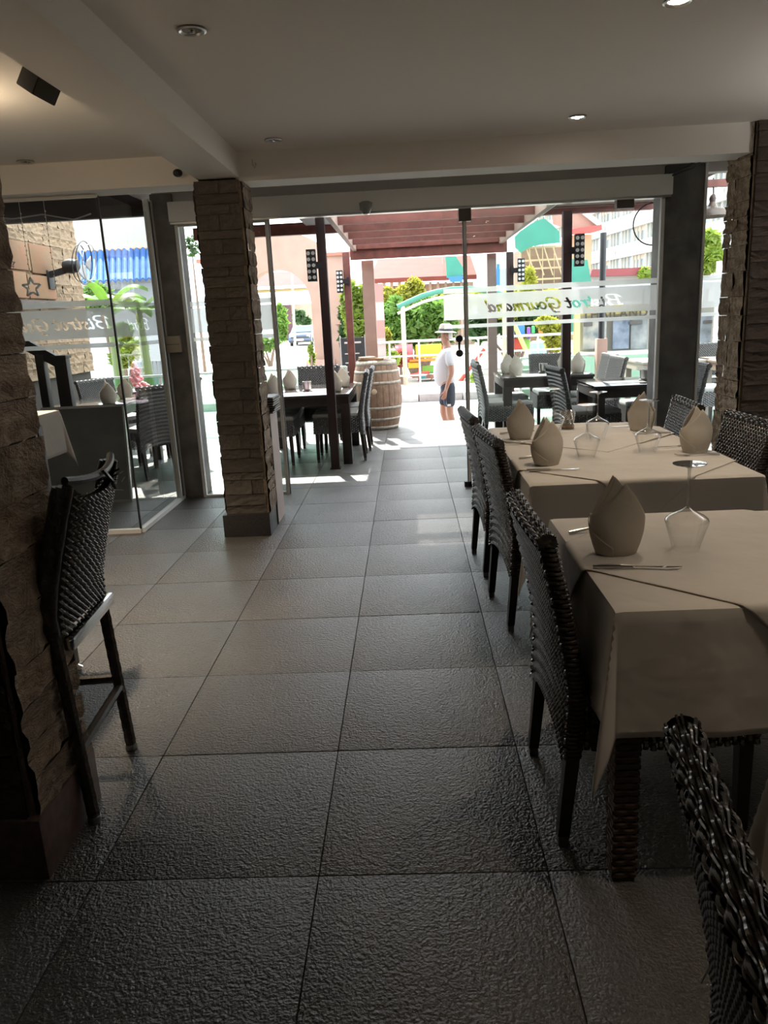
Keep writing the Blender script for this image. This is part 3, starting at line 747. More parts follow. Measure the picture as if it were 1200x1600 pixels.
# ------------------------------------------------------------------ place settings
def make_napkin():
    n = thing('napkin', 'x', 'napkin')
    def pw(c, P):
        for (c0, h0), (c1, h1) in zip(P, P[1:]):
            if c <= c1: return h0+(h1-h0)*max(0, (c-c0))/(c1-c0)
        return P[-1][1]
    def shell(P, k, lean=0):
        def S(u, v):
            a = 2*pi*u; z = pw(math.cos(a), P)*v
            wx = (.050+.019*math.sin(pi*min(1, z/.185)))*k; wy = (.043+.010*math.sin(pi*min(1, z/.12)))*(1-.72*(z/.21)**2)*k
            f = 1+.02*math.cos(3*a+.7)
            return V(math.cos(a)*wx*f, math.sin(a)*wy*f+lean*z, z)
        return S
    m = MB(); m.quad_sheet(shell([(-1, .10), (-.62, .155), (-.2, .212), (.35, .175), (1, .095)], 1.0), 64, 16, closed_u=True); o = m.build('inner_fold', NAPKIN, n); o.modifiers.new('t', 'SOLIDIFY').thickness = .002
    Sf = shell([(-1, .112), (.34, .196), (.7, .16), (1, .098)], 1.06)
    m = MB(); m.quad_sheet(lambda u, v: Sf(.485+u*.55, v)+V(0, -.003*v, 0), 44, 14); o = m.build('outer_wrap', NAPKIN, n); o.modifiers.new('t', 'SOLIDIFY').thickness = .003
    Sg = shell([(-1, .10), (0, .075), (1, .05)], 1.11)
    m = MB(); m.quad_sheet(lambda u, v: Sg(.46+u*.24, v*(1-.7*u)), 16, 10); o = m.build('tucked_corner', NAPKIN, n); o.modifiers.new('t', 'SOLIDIFY').thickness = .002
    return n
nap0 = make_napkin()
def napkin(x, y, z, rz, label, group, sc_=1.0, first=[True]):
    if first[0]:
        first[0] = False; nap0.location = (x, y, z); nap0.rotation_euler = (0, 0, rz); nap0['label'] = label; nap0['group'] = group; o = nap0
    else: o = dup(nap0, (x, y, z), rz, label, group)
    o.scale = (sc_, sc_, sc_); return o
GN = 'folded napkins standing on the indoor tables'
napkin(.562, 2.075, .748, .0, 'standing folded linen napkin on the near table between knife and fork', GN, 1.03)
napkin(.60, 3.375, .748, .3, 'standing napkin at the aisle seat on the near half of the long table', GN)
napkin(.59, 4.10, .75, -.2, 'standing napkin at the aisle seat on the far half of the long table', GN)
napkin(1.255, 4.20, .748, 2.7, 'standing napkin across the table in front of the concrete column', GN)
napkin(1.305, 3.53, .748, .1, 'standing napkin by the right corner of the long table', GN)
def make_glass():
    g = thing('wine_glass', 'x', 'glass')
    prof = [(.0365, .0), (.041, .02), (.050, .05), (.0575, .075), (.059, .082), (.056, .089), (.046, .097), (.030, .105), (.014, .113), (.007, .12), (0, .121)]
    m = MB(); m.lathe(prof, 36, caps=False); m.build('bowl', CRYSTAL, g)
    m = MB(); m.lathe([(.0075, .118), (.0045, .126), (.0036, .14), (.0036, .2), (.0045, .228), (.009, .234)], 12); m.build('stem', CRYSTAL_S, g)
    m = MB(); m.lathe([(.005, .231), (.02, .236), (.044, .2415), (.0445, .2435), (.02, .244), (0, .244)], 32); m.build('foot', CRYSTAL_S, g)
    return g
gl0 = make_glass(); gfirst = [True]
def glass(x, y, z, label):
    if gfirst[0]: gfirst[0] = False; gl0.location = (x, y, z); gl0['label'] = label; gl0['group'] = 'upturned wine glasses'; return gl0
    return dup(gl0, (x, y, z), R.uniform(0, 3), label, 'upturned wine glasses')
glass(.757, 2.08, .747, 'upturned wine glass on the near table beside the tallest napkin')
glass(.80, 3.485, .747, 'upturned wine glass nearest on the aisle side of the long table')
glass(.79, 4.23, .749, 'upturned wine glass beside the woven candle holder')
glass(.965, 3.97, .749, 'upturned wine glass in the middle of the long table')
glass(1.095, 3.55, .747, 'upturned wine glass by the right napkins of the long table')
ch = thing('candle_holder', 'woven silver candle holder on a wooden foot, far end of the long table', 'candle holder', (.897, 4.39, .75))
m = MB(); m.lathe([(.0, 0), (.036, 0), (.038, .004), (.038, .018), (.034, .022), (0, .022)], 20); m.build('wooden_foot', M('pale_wood', (.34, .24, .16), .5, var=.2, vs_=30), ch)
m = MB(); m.weave(lambda u, v: (V((.033+.008*u)*math.cos(2*pi*(v+u*.35)), (.033+.008*u)*math.sin(2*pi*(v+u*.35)), .024+.075*u), V(math.cos(2*pi*(v+u*.35)), math.sin(2*pi*(v+u*.35)), 0)), 16, 8, amp=.003, th=.0025, per=4)
m.build('woven_cup', M('silver_weave', (.5, .5, .49), .3, .8), ch)
m = MB(); m.lathe([(.0, .024), (.031, .024), (.031, .05), (0, .05)], 16); m.build('candle', M('candle_wax', (.7, .66, .58), .6), ch)
def cutlery(kind, x, y, z, rz, label, group):
    t = thing(kind, label, kind, (x, y, z), rz, group)
    if kind == 'knife':
        m = MB(); m.tube([(0, 0, .005), (.01, 0, .005), (.05, 0, .0055), (.095, 0, .0045), (.105, 0, .004)], [.004, .0062, .006, .0045, .0035], 8); m.build('handle', STEEL, t)
        m = MB(); m.prism([(.1, -.004), (.19, -.008), (.215, -.004), (.225, .003), (.1, .005)], .0016, lambda a, b, c: V(a, b, .003+c)); m.build('blade', CHROME, t, smooth=False)
    else:
        m = MB(); m.tube([(0, 0, .003), (.02, 0, .004), (.07, 0, .008), (.12, 0, .006), (.135, 0, .003)], [.005, .0058, .004, .0032, .004], 8); m.build('handle', STEEL, t)
        m = MB(); m.bevbox(.132, .155, -.011, .011, .001, .0035, r=.001)
        for k in range(4): m.tube([(.15, -.009+.006*k, .0025), (.175, -.009+.006*k, .003), (.195, -.009+.006*k, .008)], .0014, 5)
        m.build('tines', CHROME, t)
    return t
GC = 'cutlery laid on the white cloths'
cutlery('knife', .468, 1.943, .749, -.14, 'steel knife lying in front of the napkin on the near table', GC)
cutlery('fork', .475, 2.284, .745, .30, 'steel fork with raised handle behind the napkin on the near table', GC)
cutlery('knife', .49, 3.235, .748, -.04, 'steel knife by the near aisle corner of the long table', GC)
cutlery('fork', .50, 3.53, .748, .1, 'steel fork beside the near aisle napkin of the long table', GC)
cutlery('knife', .49, 3.95, .75, -.04, 'steel knife beside the far aisle napkin of the long table', GC)
cutlery('fork', .50, 4.28, .75, .1, 'steel fork beyond the far aisle napkin of the long table', GC)
cutlery('fork', 1.375, 3.42, .748, pi-.08, 'steel fork in front of the right corner napkin', GC)
cutlery('knife', 1.37, 3.66, .748, pi+.03, 'steel knife behind the right corner napkin', GC)
cutlery('fork', 1.37, 4.06, .748, pi-.05, 'steel fork in front of the napkin by the concrete column', GC)
cutlery('knife', 1.36, 4.36, .748, pi+.05, 'steel knife left of the napkin by the concrete column', GC)

# ------------------------------------------------------------------ menu stand with menus
ms = thing('menu_stand', 'slim dark box stand with its right side coloured as lit, against the left stone pillar', 'stand', (-.995, 5.47, 0))
m = MB(); m.bevbox(-.03, .022, -.145, .145, 0, .80, r=.003); m.build('body', LEGWOOD, ms)
m = MB(); m.box(.022, .026, -.14, .14, .01, .80); m.build('lit_side_panel', M('pink_lit_side', (.52, .43, .39), .6, var=.08), ms)  # pinkish panel with the light on this side put into its colour
m = MB(); m.box(-.028, .020, -.148, -.145, .01, .80); m.build('front_panel', BLACKM, ms)
for k in range(7):
    t = thing('menu', 'black menu folder on the menu stand, '+('undermost of the stack', 'second from the bottom', 'third from the bottom', 'middle of the stack', 'third from the top', 'second from the top', 'topmost of the stack')[k], 'menu', (-.985+.003*(k % 3), 5.46+.006*((k*3) % 4), .80+.016*k), .04*((k*7) % 5-2)*.5, 'black menus stacked on the stand')
    m = MB(); m.box(-.045, .045, -.135, .135, 0, .0035); m.box(-.045, .045, -.135, .135, .0105, .014); m.box(-.045, -.041, -.135, .135, .0035, .0105); m.build('cover', BLACKM, t)
    m = MB(); m.box(-.04, .042, -.13, .13, .0036, .0104); m.build('pages', M('menu_pages', (.75, .74, .70), .8), t)

# ------------------------------------------------------------------ terrace: pergola, posts, balustrade
pg = tag(bpy.data.objects.new('pergola', None), 'red brown timber pergola over the terrace entrance and its side roofs', 'pergola'); col.objects.link(pg)
for k, y in enumerate((6.75, 7.4, 8.05, 8.75, 9.45, 10.1)):
    m = MB(); m.box(-.62, 1.26, y-.03, y+.03, 2.24, 2.36); m.build('cross_beam', PERGOLA, pg, smooth=False)
PALE = M('lit_pale_rafter', (0.37, 0.266, 0.229), .6)  # pale rafter colour includes the light falling on the timber
for x in (-.6, 1.22):
    m = MB(); m.beam((x, 6.52, 2.27), (x, 10.1, 2.27), .045, .10); m.build('rafter', PALE, pg, smooth=False)
m = MB(); m.box(-.6, 1.2, 6.49, 7.5, 2.375, 2.381); m.build('added_diffuser_strip', frosted('milky_sheet', (.9, .9, .9), .35), pg)  # milky sheet added over the bright gap to soften the sun
m = MB(); m.box(-1.0, 1.5, 7.5, 10.25, 2.375, 2.381); m.build('roof_sheet', frosted('milky_roof_sheet', (.78, .78, .78), .04), pg)
m = MB(); m.box(-.66, 1.3, 10.12, 10.18, 2.12, 2.34); m.build('front_beam', PERGOLA, pg, smooth=False)
m = MB(); m.box(-2.2, -.62, 8.52, 8.6, 2.29, 2.41); m.build('side_beam', PERGOLA, pg, smooth=False)
m = MB(); m.box(1.26, 2.7, 8.86, 8.94, 2.39, 2.45); m.box(1.26, 5.2, 7.37, 7.43, 2.385, 2.445); m.build('side_beam', PERGOLA, pg, smooth=False)
m = MB(); m.box(-4.14, -2.2, 6.95, 7.02, 2.35, 2.56); m.build('dark_fascia', M('dark_fascia_board', (.035, .024, .022), .7), pg, smooth=False)
m = MB(); m.box(-4.14, -2.08, 5.38, 8.5, 2.575, 2.6); m.box(-2.08, -1.97, 5.38, 6.6, 2.575, 2.6); m.build('roof_panel', M('dark_roof_board', (.10, .045, .035), .7), pg)  # dark roof stretched past the fascia, out of view, to block sun
m = MB(); m.box(-2.2, -.6, 6.49, 8.6, 2.47, 2.50); m.build('roof_panel', M('dark_roof_board', (.10, .045, .035), .7), pg)  # side roof deepened to keep direct sun off the indoor floor
m = MB(); m.box(1.2, 2.7, 6.49, 9.0, 2.46, 2.49); m.build('roof_panel', M('dark_roof_board', (.10, .045, .035), .7), pg)
for x, y, w, h, mt_, lb in ((-.737, 7.364, .08, 2.4, POSTM, 'dark red steel post in front of the left terrace table'),
                            (-.735, 10.43, .09, 2.24, PERGOLA, 'red brown post behind the barrel with a black lamp panel'),
                            (-.46, 10.40, .155, 2.12, PINKC, 'pinkish square post behind the wine barrel'),
                            (1.49, 7.40, .08, 2.25, POSTM, 'dark red steel post right of the open doorway'),
                            (1.34, 10.2, .085, 2.12, POSTM, 'dark far post carrying the smaller right lamp panel'),
                            (1.12, 10.3, .115, 2.12, M('grey_pink_render', (0.266, 0.2, 0.178), .8, var=.1), 'greyish pink square post right of the walking man'),
                            (2.53, 10.3, .13, 1.0, PINKC, 'short pinkish pillar behind the right terrace tables')):
    t = thing('post', lb, 'post', (x, y, 0)); m = MB(); m.bevbox(-w/2, w/2, -w/2, w/2, 0, h, r=.004); m.build('shaft', mt_, t)
    m = MB(); m.box(-w/2-.01, w/2+.01, -w/2-.01, w/2+.01, 0, .012); m.build('base_plate', mt_, t)
t = thing('post', 'slim dark pole standing on the short pinkish pillar', 'post', (2.53, 10.3, 1.0)); m = MB(); m.tube([(0, 0, 0), (0, 0, 1.3)], .04, 10); m.build('shaft', BLACKM, t)
for u0, y, lb in ((487, 7.33, 'black lamp panel with round holes on the nearer left post'), (531, 10.36, 'black lamp panel with round holes on the far left post'),
                  (905, 7.37, 'black lamp panel with round holes on the nearer right post'), (814, 10.13, 'black lamp panel with round holes on the far right post')):
    vv = {487: 415, 531: 440, 905: 391, 814: 422}[u0]; sx = 1 if u0 < 600 else -1
    c = at(u0, vv, y); t = thing('lamp_panel', lb, 'lamp', c, 0, 'black lamp panels on the terrace posts')
    m = MB(); m.bevbox(-.042, .042, -.03, .03, -.14, .14, r=.004); m.build('housing', BLACKM, t)
    for z in (-.105, -.0525, 0, .0525, .105):
        for xx in (-.022, .022):
            m = MB(); m.lathe([(.0, 0), (.0165, 0), (.0165, .004), (0, .004)], 14); m.v = [(xx+a, -.03-q, z+b) for a, b, q in m.v]; m.build('sky_disc', M('sky_white_disc', (.75, .75, .74), .4), t)  # pale discs stand in for bright sky showing through the holes
    m = MB(); m.beam((sx*.04, 0, .0), (sx*.11, .01, 0), .03, .06); m.beam((sx*.105, .01, -.05), (sx*.105, .01, .05), .03, .02); m.build('bracket', BLACKM, t)
def balustrade(x0, x1, y, label):
    t = thing('balustrade', label, 'railing', (0, y, 0)); n = max(1, round((x1-x0)/1.1)); w = (x1-x0)/n
    for k in range(n):
        m = MB(); m.box(x0+k*w+.02, x0+(k+1)*w-.02, -.006, .006, .06, .77); m.build('glass_panel', GREEN_GLASS, t)
    for k in range(n+1): sbox('stanchion', WHITEM, (x0+k*w-.018, x0+k*w+.018, -.018, .018, 0, .79), t)
    m = MB(); m.box(x0, x1, -.025, .025, .77, .80); m.build('top_rail', M('green_white_rail', (.66, .78, .70), .3), t)
balustrade(-4.6, -.82, 10.42, 'green glass balustrade behind the left terrace table')
balustrade(1.5, 5.2, 10.42, 'green glass balustrade behind the right terrace tables')

# ------------------------------------------------------------------ barrel and sign
br = thing('wine_barrel', 'old wooden wine barrel with iron hoops at the terrace entrance', 'barrel', (-.40, 10.06, 0))
def br_r(z): return .245+.068*(1-((z-.44)/.44)**2)
OAK = M('weathered_oak', (0.252, 0.155, 0.0999), .7, var=.22, vs_=14, bump=.3, bs=50)
for k in range(24):
    a0 = 2*pi*k/24; m = MB()
    m.quad_sheet(lambda u, v, a0=a0: V(math.cos(a0+2*pi/24*(.03+.94*u))*(br_r(.88*v)+.004*math.sin(pi*u)), math.sin(a0+2*pi/24*(.03+.94*u))*(br_r(.88*v)+.004*math.sin(pi*u)), .88*v), 2, 10)
    m.build('stave', OAK, br)
m = MB(); m.lathe([(br_r(.88*q/10)-.012, .88*q/10) for q in range(11)], 24); m.build('inner_wall', M('oak_dark', (.10, .06, .04), .8), br)
m = MB(); m.lathe([(0, .86), (.242, .86), (.242, .875), (.232, .88), (.228, .865)], 32); m.build('head', OAK, br)
for z, h in ((.0, .05), (.12, .035), (.26, .04), (.58, .04), (.72, .035), (.82, .055)):
    m = MB(); m.lathe([(br_r(z)+.0045, z), (br_r(z+h)+.0045, z+h)], 32, caps=False); o = m.build('hoop', M('galvanised_hoop', (.36, .32, .26), .55, .6, var=.2, vs_=20), br); o.modifiers.new('t', 'SOLIDIFY').thickness = .003
m = MB(); m.lathe([(0, 0), (.035, 0), (.035, .012), (.028, .016), (0, .016)], 16); m.v = [(x-.03, -br_r(.5)-z+.004, .50+y) for x, y, z in m.v]; m.build('bung', M('bung_wood', (.5, .38, .26), .6), br)
for k, (z, w, lb) in enumerate(((.885, .16, 'wooden serving board lying on the wine barrel'), (.905, .10, 'smaller pale board on top of the serving board'))):
    t = thing('serving_board', lb, 'board', (-.46-.05*k, 10.0, z), .2*k); m = MB(); m.bevbox(-w, w, -.09, .09, 0, .02, r=.004); m.build('plank', M('board_wood_%s' % 'ab'[k], (.36+.15*k, .20+.16*k, .10+.13*k), .55, var=.2, vs_=12), t)
    m = MB(); m.box(-w-.005, -w, -.05, .05, .004, .016); m.build('end_grip', OAK, t)
c = at(552, 548, 11.3); t = thing('menu_board', 'dark standing menu board behind the wine barrel', 'sign', (c.x, 11.3, -.48))
m = MB(); m.box(-.17, .17, -.02, .02, .6, 1.62); m.build('panel', M('chalkboard', (.03, .032, .035), .8, var=.2, vs_=20), t)
for b in ((-.19, -.17), (.17, .19)): sbox('side_rail', M('grey_post', (.35, .35, .35), .5), (b[0], b[1], -.02, .02, 0, 1.65), t)
m = MB()
for k in range(6): m.box(-.12, -.12+(.24 if k == 0 else R.uniform(.1, .22)), -.024, -.021, 1.52-.13*k-(0 if k else -.02), 1.535-.13*k+(.03 if k == 0 else 0))
m.build('chalk_marks', M('chalk', (.55, .5, .48), .9), t, smooth=False)

# ------------------------------------------------------------------ terrace furniture
cush_me = None; tmesh = {}; WICKER_SHEEN = M('sheen_grey_wicker', (.115, .112, .108), .38, var=.2, vs_=60, spec=.6)  # terrace copy of the dark wicker, lightened for sky sheen and hazy glass
def tchair(x, y, rz, label, light=True):
    global cush_me
    o = chair(x, y, rz, label, 'wicker chairs out on the terrace')
    for ch_ in [o_ for p_ in o.children for o_ in (p_, *p_.children)]:
        if ch_.data.materials[0].name.startswith('dark_brown_wicker'):
            if ch_.data.name not in tmesh: tmesh[ch_.data.name] = ch_.data.copy(); tmesh[ch_.data.name].materials[0] = WICKER_SHEEN
            ch_.data = tmesh[ch_.data.name]
    if light:
        for ch_ in o.children:
            if ch_.name.startswith('cushion'):
                if cush_me is None: cush_me = ch_.data.copy(); cush_me.materials[0] = CUSHION_L
                ch_.data = cush_me
    return o
tchair(-.50, 7.95, pi+.03, 'terrace chair nearer beside the wine barrel, facing the left table')
tchair(-.47, 8.52, pi, 'terrace chair farther beside the wine barrel, facing the left table')
tchair(-1.64, 7.85, 0, 'terrace chair nearer on the far left side of the left table')
tchair(-1.66, 8.45, 0, 'terrace chair farther on the far left side of the left table')
tchair(-1.05, 9.15, -pi/2, 'terrace chair at the far end of the left terrace table')
tchair(.80, 8.28, .05, 'terrace chair seen in profile nearer on the left of the right table')
tchair(.84, 8.80, .0, 'terrace chair seen in profile farther on the left of the right table')
tchair(1.72, 9.42, -pi/2, 'terrace chair with its broad back across the right terrace table')
tchair(2.16, 8.35, pi+.05, 'terrace chair nearer of the pair right of the right terrace table')
tchair(2.20, 8.86, pi+.05, 'terrace chair farther of the pair right of the right terrace table')
tchair(1.44, 7.28, .1, 'terrace chair behind the upturned glasses facing the second right table')
tchair(2.50, 7.0, pi, 'terrace chair by the concrete column with a pale seat cushion')
tchair(2.60, 7.62, pi, 'terrace chair beyond the pale cushion chair near the concrete column')
tchair(3.02, 8.75, .0, 'terrace chair seen through the narrow right pane')
tchair(3.85, 10.0, -pi/2, 'terrace chair at the far side of the table in the narrow right pane')
tchair(-2.42, 7.35, 2.5, 'terrace chair behind the vestibule glass nearer to the lettering')
tchair(-2.38, 8.0, 2.7, 'terrace chair behind the vestibule glass next to the concrete column')
tchair(-3.45, 8.6, -.5, 'terrace chair across the table behind the vestibule glass')
def ttable(x0, x1, y0, y1, h, label, mt_=LEGWOOD, lw=.09):
    t = thing('terrace_table', label, 'table', ((x0+x1)/2, (y0+y1)/2, 0)); hx, hy = (x1-x0)/2, (y1-y0)/2
    m = MB(); m.bevbox(-hx, hx, -hy, hy, h-.03, h, r=.004); m.build('tabletop', M('glossy_dark_top', (.05, .045, .042), .12) if mt_ is LEGWOOD else mt_, t)
    m = MB(); m.box(-hx+.01, hx-.01, -hy+.01, hy-.01, h-.11, h-.03); m.build('apron', mt_, t)
    for sx in (-1, 1):
        for sy in (-1, 1):
            x = sx*(hx-lw/2-.005); y = sy*(hy-lw/2-.005); m = MB(); m.bevbox(x-lw/2, x+lw/2, y-lw/2, y+lw/2, 0, h-.1, r=.003); m.build('leg', mt_, t)
PALE_T = M('pale_table', (0.385, 0.34, 0.281), .5)
ttable(-1.52, -.58, 7.56, 8.8, .70, 'dark terrace table with napkins left of the doorway')
ttable(.98, 1.92, 8.05, 8.95, .74, 'dark terrace table right of the doorway set with folded napkins')
ttable(1.66, 2.5, 6.95, 7.72, .72, 'dark terrace table closest behind the lettered glass pane')
ttable(3.52, 4.4, 8.9, 9.75, .74, 'terrace table seen through the narrow right pane', M('brown_table', (.20, .14, .10), .5))
ttable(2.78, 3.6, 9.3, 10.1, .74, 'pale terrace table beyond the concrete column', PALE_T, .07)
ttable(-3.5, -2.75, 7.3, 8.4, .72, 'terrace table behind the vestibule glass near the stair')
GT = 'folded napkins on the terrace tables'
for x, y, z, rz, lb in ((-1.36, 7.80, .70, .3, 'terrace napkin beside the steel window edge, nearer on the left table'), (-1.28, 8.4, .70, .1, 'terrace napkin beside the steel window edge, farther on the left table'),
                        (-.74, 7.85, .70, -.3, 'terrace napkin by the dark post, nearer on the left table'), (-.70, 8.35, .70, -.1, 'terrace napkin by the dark post, farther on the left table'),
                        (1.14, 8.25, .74, .2, 'terrace napkin nearer at the left edge of the right table'), (1.10, 8.62, .74, .0, 'terrace napkin farther at the left edge of the right table'),
                        (1.80, 8.3, .74, 2.8, 'terrace napkin nearer at the right edge of the right table'), (1.74, 8.7, .74, 3.0, 'terrace napkin farther at the right edge of the right table'),
                        (-2.92, 7.45, .72, .3, 'terrace napkin behind the vestibule glass, nearer one'), (-2.95, 8.0, .72, .2, 'terrace napkin behind the vestibule glass, farther one')):
    napkin(x, y, z, rz, lb, GT, 1.05)
def pot(x, y, z, label):
    t = thing('candle_pot', label, 'candle holder', (x, y, z)); m = MB(); m.lathe([(0, 0), (.05, 0), (.052, .012), (.03, .016)], 18); m.build('saucer', STEEL, t)
    m = MB(); m.lathe([(.028, .014), (.04, .02), (.046, .10), (.042, .10), (.038, .03), (0, .03)], 18); m.build('cup', STEEL, t)
pot(-1.05, 8.05, .70, 'small tin candle pot on the left terrace table'); pot(1.47, 8.5, .74, 'small tin candle pot on the right terrace table'); pot(2.2, 7.3, .72, 'small tin candle pot on the table behind the lettered pane')
for x, y, z, lb in ((-1.1, 7.78, .70, 'mauve printed place mat on the left terrace table'), (-.86, 8.1, .70, 'pale place mat by the dark post on the left terrace table'), (2.0, 7.25, .72, 'pale place mat on the table behind the lettered pane'), (1.3, 8.2, .74, 'pale place mat on the right terrace table')):
    o = sbox('place_mat', M('mauve_print', (.50, .36, .46), .7, var=.5, vs_=40) if 'mauve' in lb else M('pale_mat', (.66, .62, .55), .7), (x-.17, x+.17, y-.12, y+.12, z, z+.003)); tag(o, lb, 'place mat')
pl = thing('pendant_lamp', 'brown enamel pendant lamp hanging behind the narrow right pane', 'lamp', at(1112, 338, 7.4))
m = MB(); m.lathe([(.0, .12), (.025, .12), (.035, .09), (.05, .075), (.13, .05), (.165, .005), (.172, -.005), (.165, -.004), (.12, .04), (.0, .06)], 28, caps=False); m.build('shade', M('brown_enamel', (.14, .10, .075), .4), pl)
m = MB(); m.tube([(0, 0, .12), (.005, 0, .2), (-.004, 0, .32)], .006, 6); m.build('cord', BLACKM, pl); m = MB(); m.lathe([(.025, .12), (.03, .15), (.02, .18), (.008, .19)], 12); m.build('socket', M('socket_brown', (.08, .05, .04), .5), pl)
hp = MB(); hp.tube([(.17*math.cos(t), 0, .17*math.sin(t)) for t in [2*pi*k/40 for k in range(40)]], .006, 6, closed=True)
c = at(1021, 350, 7.0); o = hp.build('hanging_hoop', BLACKM, None, c); tag(o, 'thin dark hoop hanging in front of the white building', 'hoop')
m = MB(); m.tube([(0, 0, .17), (0, 0, 2.44-c.z)], .003, 5); m.build('hanging_wire', BLACKM, o)

# ------------------------------------------------------------------ left side of the terrace: stone wall, stair, fan, stars
wl = sbox('wall_terrace_left', CORE, (-4.6, -4.24, 5.3, 10.32, -.3, 3.0)); tag(wl, 'golden stone wall beside the stair with large sandstone slabs', kind='structure')
GOLD = M('golden_stone', (0.326, 0.229, 0.141), .85, var=.22, vs_=2.5, c2=(0.222, 0.155, 0.0962), bump=.3, bs=12)
SM['gold'] = [stone_mesh(.5, 77+s, GOLD) for s in range(5)]
face_stones(wl, 'x+', 7.0, 10.32, .9, 2.95, -4.205, (.10, .16), (.25, .42), 'gold', .035, 9)
SAND = M('orange_sandstone', (0.326, 0.148, 0.0814), .8, var=.25, vs_=4, c2=(0.266, 0.17, 0.0888), bump=.3, bs=8, detail=6)
for k, (y0, y1, z0, z1) in enumerate(((7.4, 8.25, 2.08, 2.42), (8.27, 8.9, 2.1, 2.4), (8.92, 9.5, 2.08, 2.4), (7.4, 8.0, 1.79, 2.06), (8.02, 8.75, 1.8, 2.08), (8.77, 9.45, 1.8, 2.06))):
    m = MB(); m.bevbox(-4.21, -4.155, y0, y1, z0, z1, r=.012); m.build('stone_slab', SAND, wl)
m = MB(); m.box(-4.19, -4.12, 7.0, 9.75, 1.70, 1.78); m.build('ledge', M('grey_brown_board', (.13, .10, .09), .7), wl)
st = thing('staircase', 'dark red wooden stair with broad balusters behind the vestibule glass', 'stair', (0, 0, 0))
DRED = M('dark_red_wood', (.085, .028, .025), .5, var=.2, vs_=8); DKW = M('black_brown_wood', (.022, .015, .015), .5)
for k in range(6):
    m = MB(); m.box(-3.0-.25*(k+1), -2.98-.25*k, 6.75, 7.2, .0, .17*(k+1)); m.build('step', DRED, st, smooth=False)
for x, z0, z1, w in ((-2.99, 0, 1.21, .11), (-3.17, .3, 1.24, .07), (-3.38, .5, 1.33, .09)):
    m = MB(); m.bevbox(x-w/2, x+w/2, 6.66, 6.74, z0, z1, r=.004); m.build('newel' if w > .1 else 'baluster', DKW, st)
m = MB(); m.bevbox(-3.055, -2.925, 6.64, 6.76, 1.20, 1.225, r=.003); m.build('newel_cap', DKW, st)
m = MB(); m.beam((-2.99, 6.7, 1.15), (-3.75, 6.7, 1.62), .05, .09); m.beam((-2.99, 6.7, .62), (-3.75, 6.7, .75), .05, .05); m.build('handrail', DKW, st, smooth=False)
cb_ = thing('chalkboard', 'leaning black chalkboard sign with a metal edge behind the vestibule glass', 'sign', (-2.72, 6.28, 0), .02)
rt = Matrix.Rotation(-.12, 3, 'X')
m = MB(); m.box(-.34, .33, -.012, .012, .02, .80, rot=rt); m.build('board', M('sheen_grey_chalkboard', (.13, .13, .125), .5, var=.15, vs_=5), cb_)  # black board with its grey sheen put into the base colour
m = MB(); m.box(.33, .345, -.016, .016, .0, .82, rot=rt); m.box(-.355, -.34, -.016, .016, 0, .82, rot=rt); m.box(-.34, .33, -.016, .016, .80, .82, rot=rt); m.box(-.34, .33, -.016, .016, 0, .02, rot=rt); m.build('frame', STEEL, cb_, smooth=False)
m = MB()
for a, b, c_, d in ((.16, .20, .20, .30), (.20, .30, .24, .20), (.175, .24, .225, .24), (.26, .24, .29, .26), (.27, .17, .30, .21), (.05, .12, .28, .10)): m.beam(rt @ V(a, -.014, b), rt @ V(c_, -.014, d), .006)
m.build('chalk_marks', M('chalk', (0, 0, 0)), cb_, smooth=False)
fn = thing('wall_fan', 'black wall fan with a wire cage on the golden stone wall', 'fan', (-4.18, 9.3, 2.05))
m = MB(); m.bevbox(0, .05, -.05, .12, -.14, .08, r=.02); m.beam((.02, 0, .02), (.28, .02, .08), .05, .07); m.build('bracket', BLACKM, fn)
m = MB(); m.lathe([(0, -.1), (.07, -.09), (.085, 0), (.07, .09), (0, .1)], 18, (0, 0, 0)); m.v = [(.30+z*.9, .02+y, .11+x) for x, y, z in m.v]; m.build('motor', BLACKM, fn)
for q in (.40, .46, .52):
    m = MB(); rr = .24 if q == .46 else .20; m.tube([(q+.1*math.sin(t)*.3, .02+rr*math.cos(t), .14+rr*math.sin(t)) for t in [2*pi*k/32 for k in range(32)]], .006, 6, closed=True); m.build('cage_ring', BLACKM if q != .52 else STEEL, fn)
for k in range(3):
    t = 2*pi*k/3; m = MB(); m.quad_sheet(lambda u, v: V(.46+.03*(v-.5), .02+math.cos(t+.9*(v-.5))*(.03+.17*u), .14+math.sin(t+.9*(v-.5))*(.03+.17*u)), 6, 4); o = m.build('blade', M('fan_blade', (.3, .3, .32), .4), fn); o.modifiers.new('t', 'SOLIDIFY').thickness = .003
def star(o, r, thick):
    m = MB(); P = [(r*(1 if k % 2 == 0 else .45)*math.sin(k*pi/5), r*(1 if k % 2 == 0 else .45)*math.cos(k*pi/5)) for k in range(10)]
    for k in range(10): m.beam((P[k][0], 0, P[k][1]), (P[(k+1) % 10][0], 0, P[(k+1) % 10][1]), thick)
    return m
for u0, v0, u1, v1, r, lb in ((5, 336, 13, 405, .035, 'string of lights ending in the smaller white star'), (32, 334, 46, 434, .075, 'string of lights ending in the larger white star'), (70, 330, 85, 458, 0, 'plain bead string right of the larger star')):
    a = at(u0, v0, 6.2); b = at(u1, v1, 6.2); b.x = a.x
    t = thing('light_string', lb, 'string lights', a); L_ = a.z-b.z
    m = MB(); m.tube([(0, 0, 2.56-a.z), (0, 0, -L_)], .002, 5)
    for k in range(14): m.ico(.006, (.003*(-1)**k, 0, -L_*k/14), 1)
    m.build('bead_string', M('warm_white_bead', (.8, .72, .55), .4), t)
    if r:
        m = star(None, r, r*.2); m.v = [(x, y, z-L_-r) for x, y, z in m.v]; m.build('star', M('white_star', (.9, .88, .85), .5), t, smooth=False)
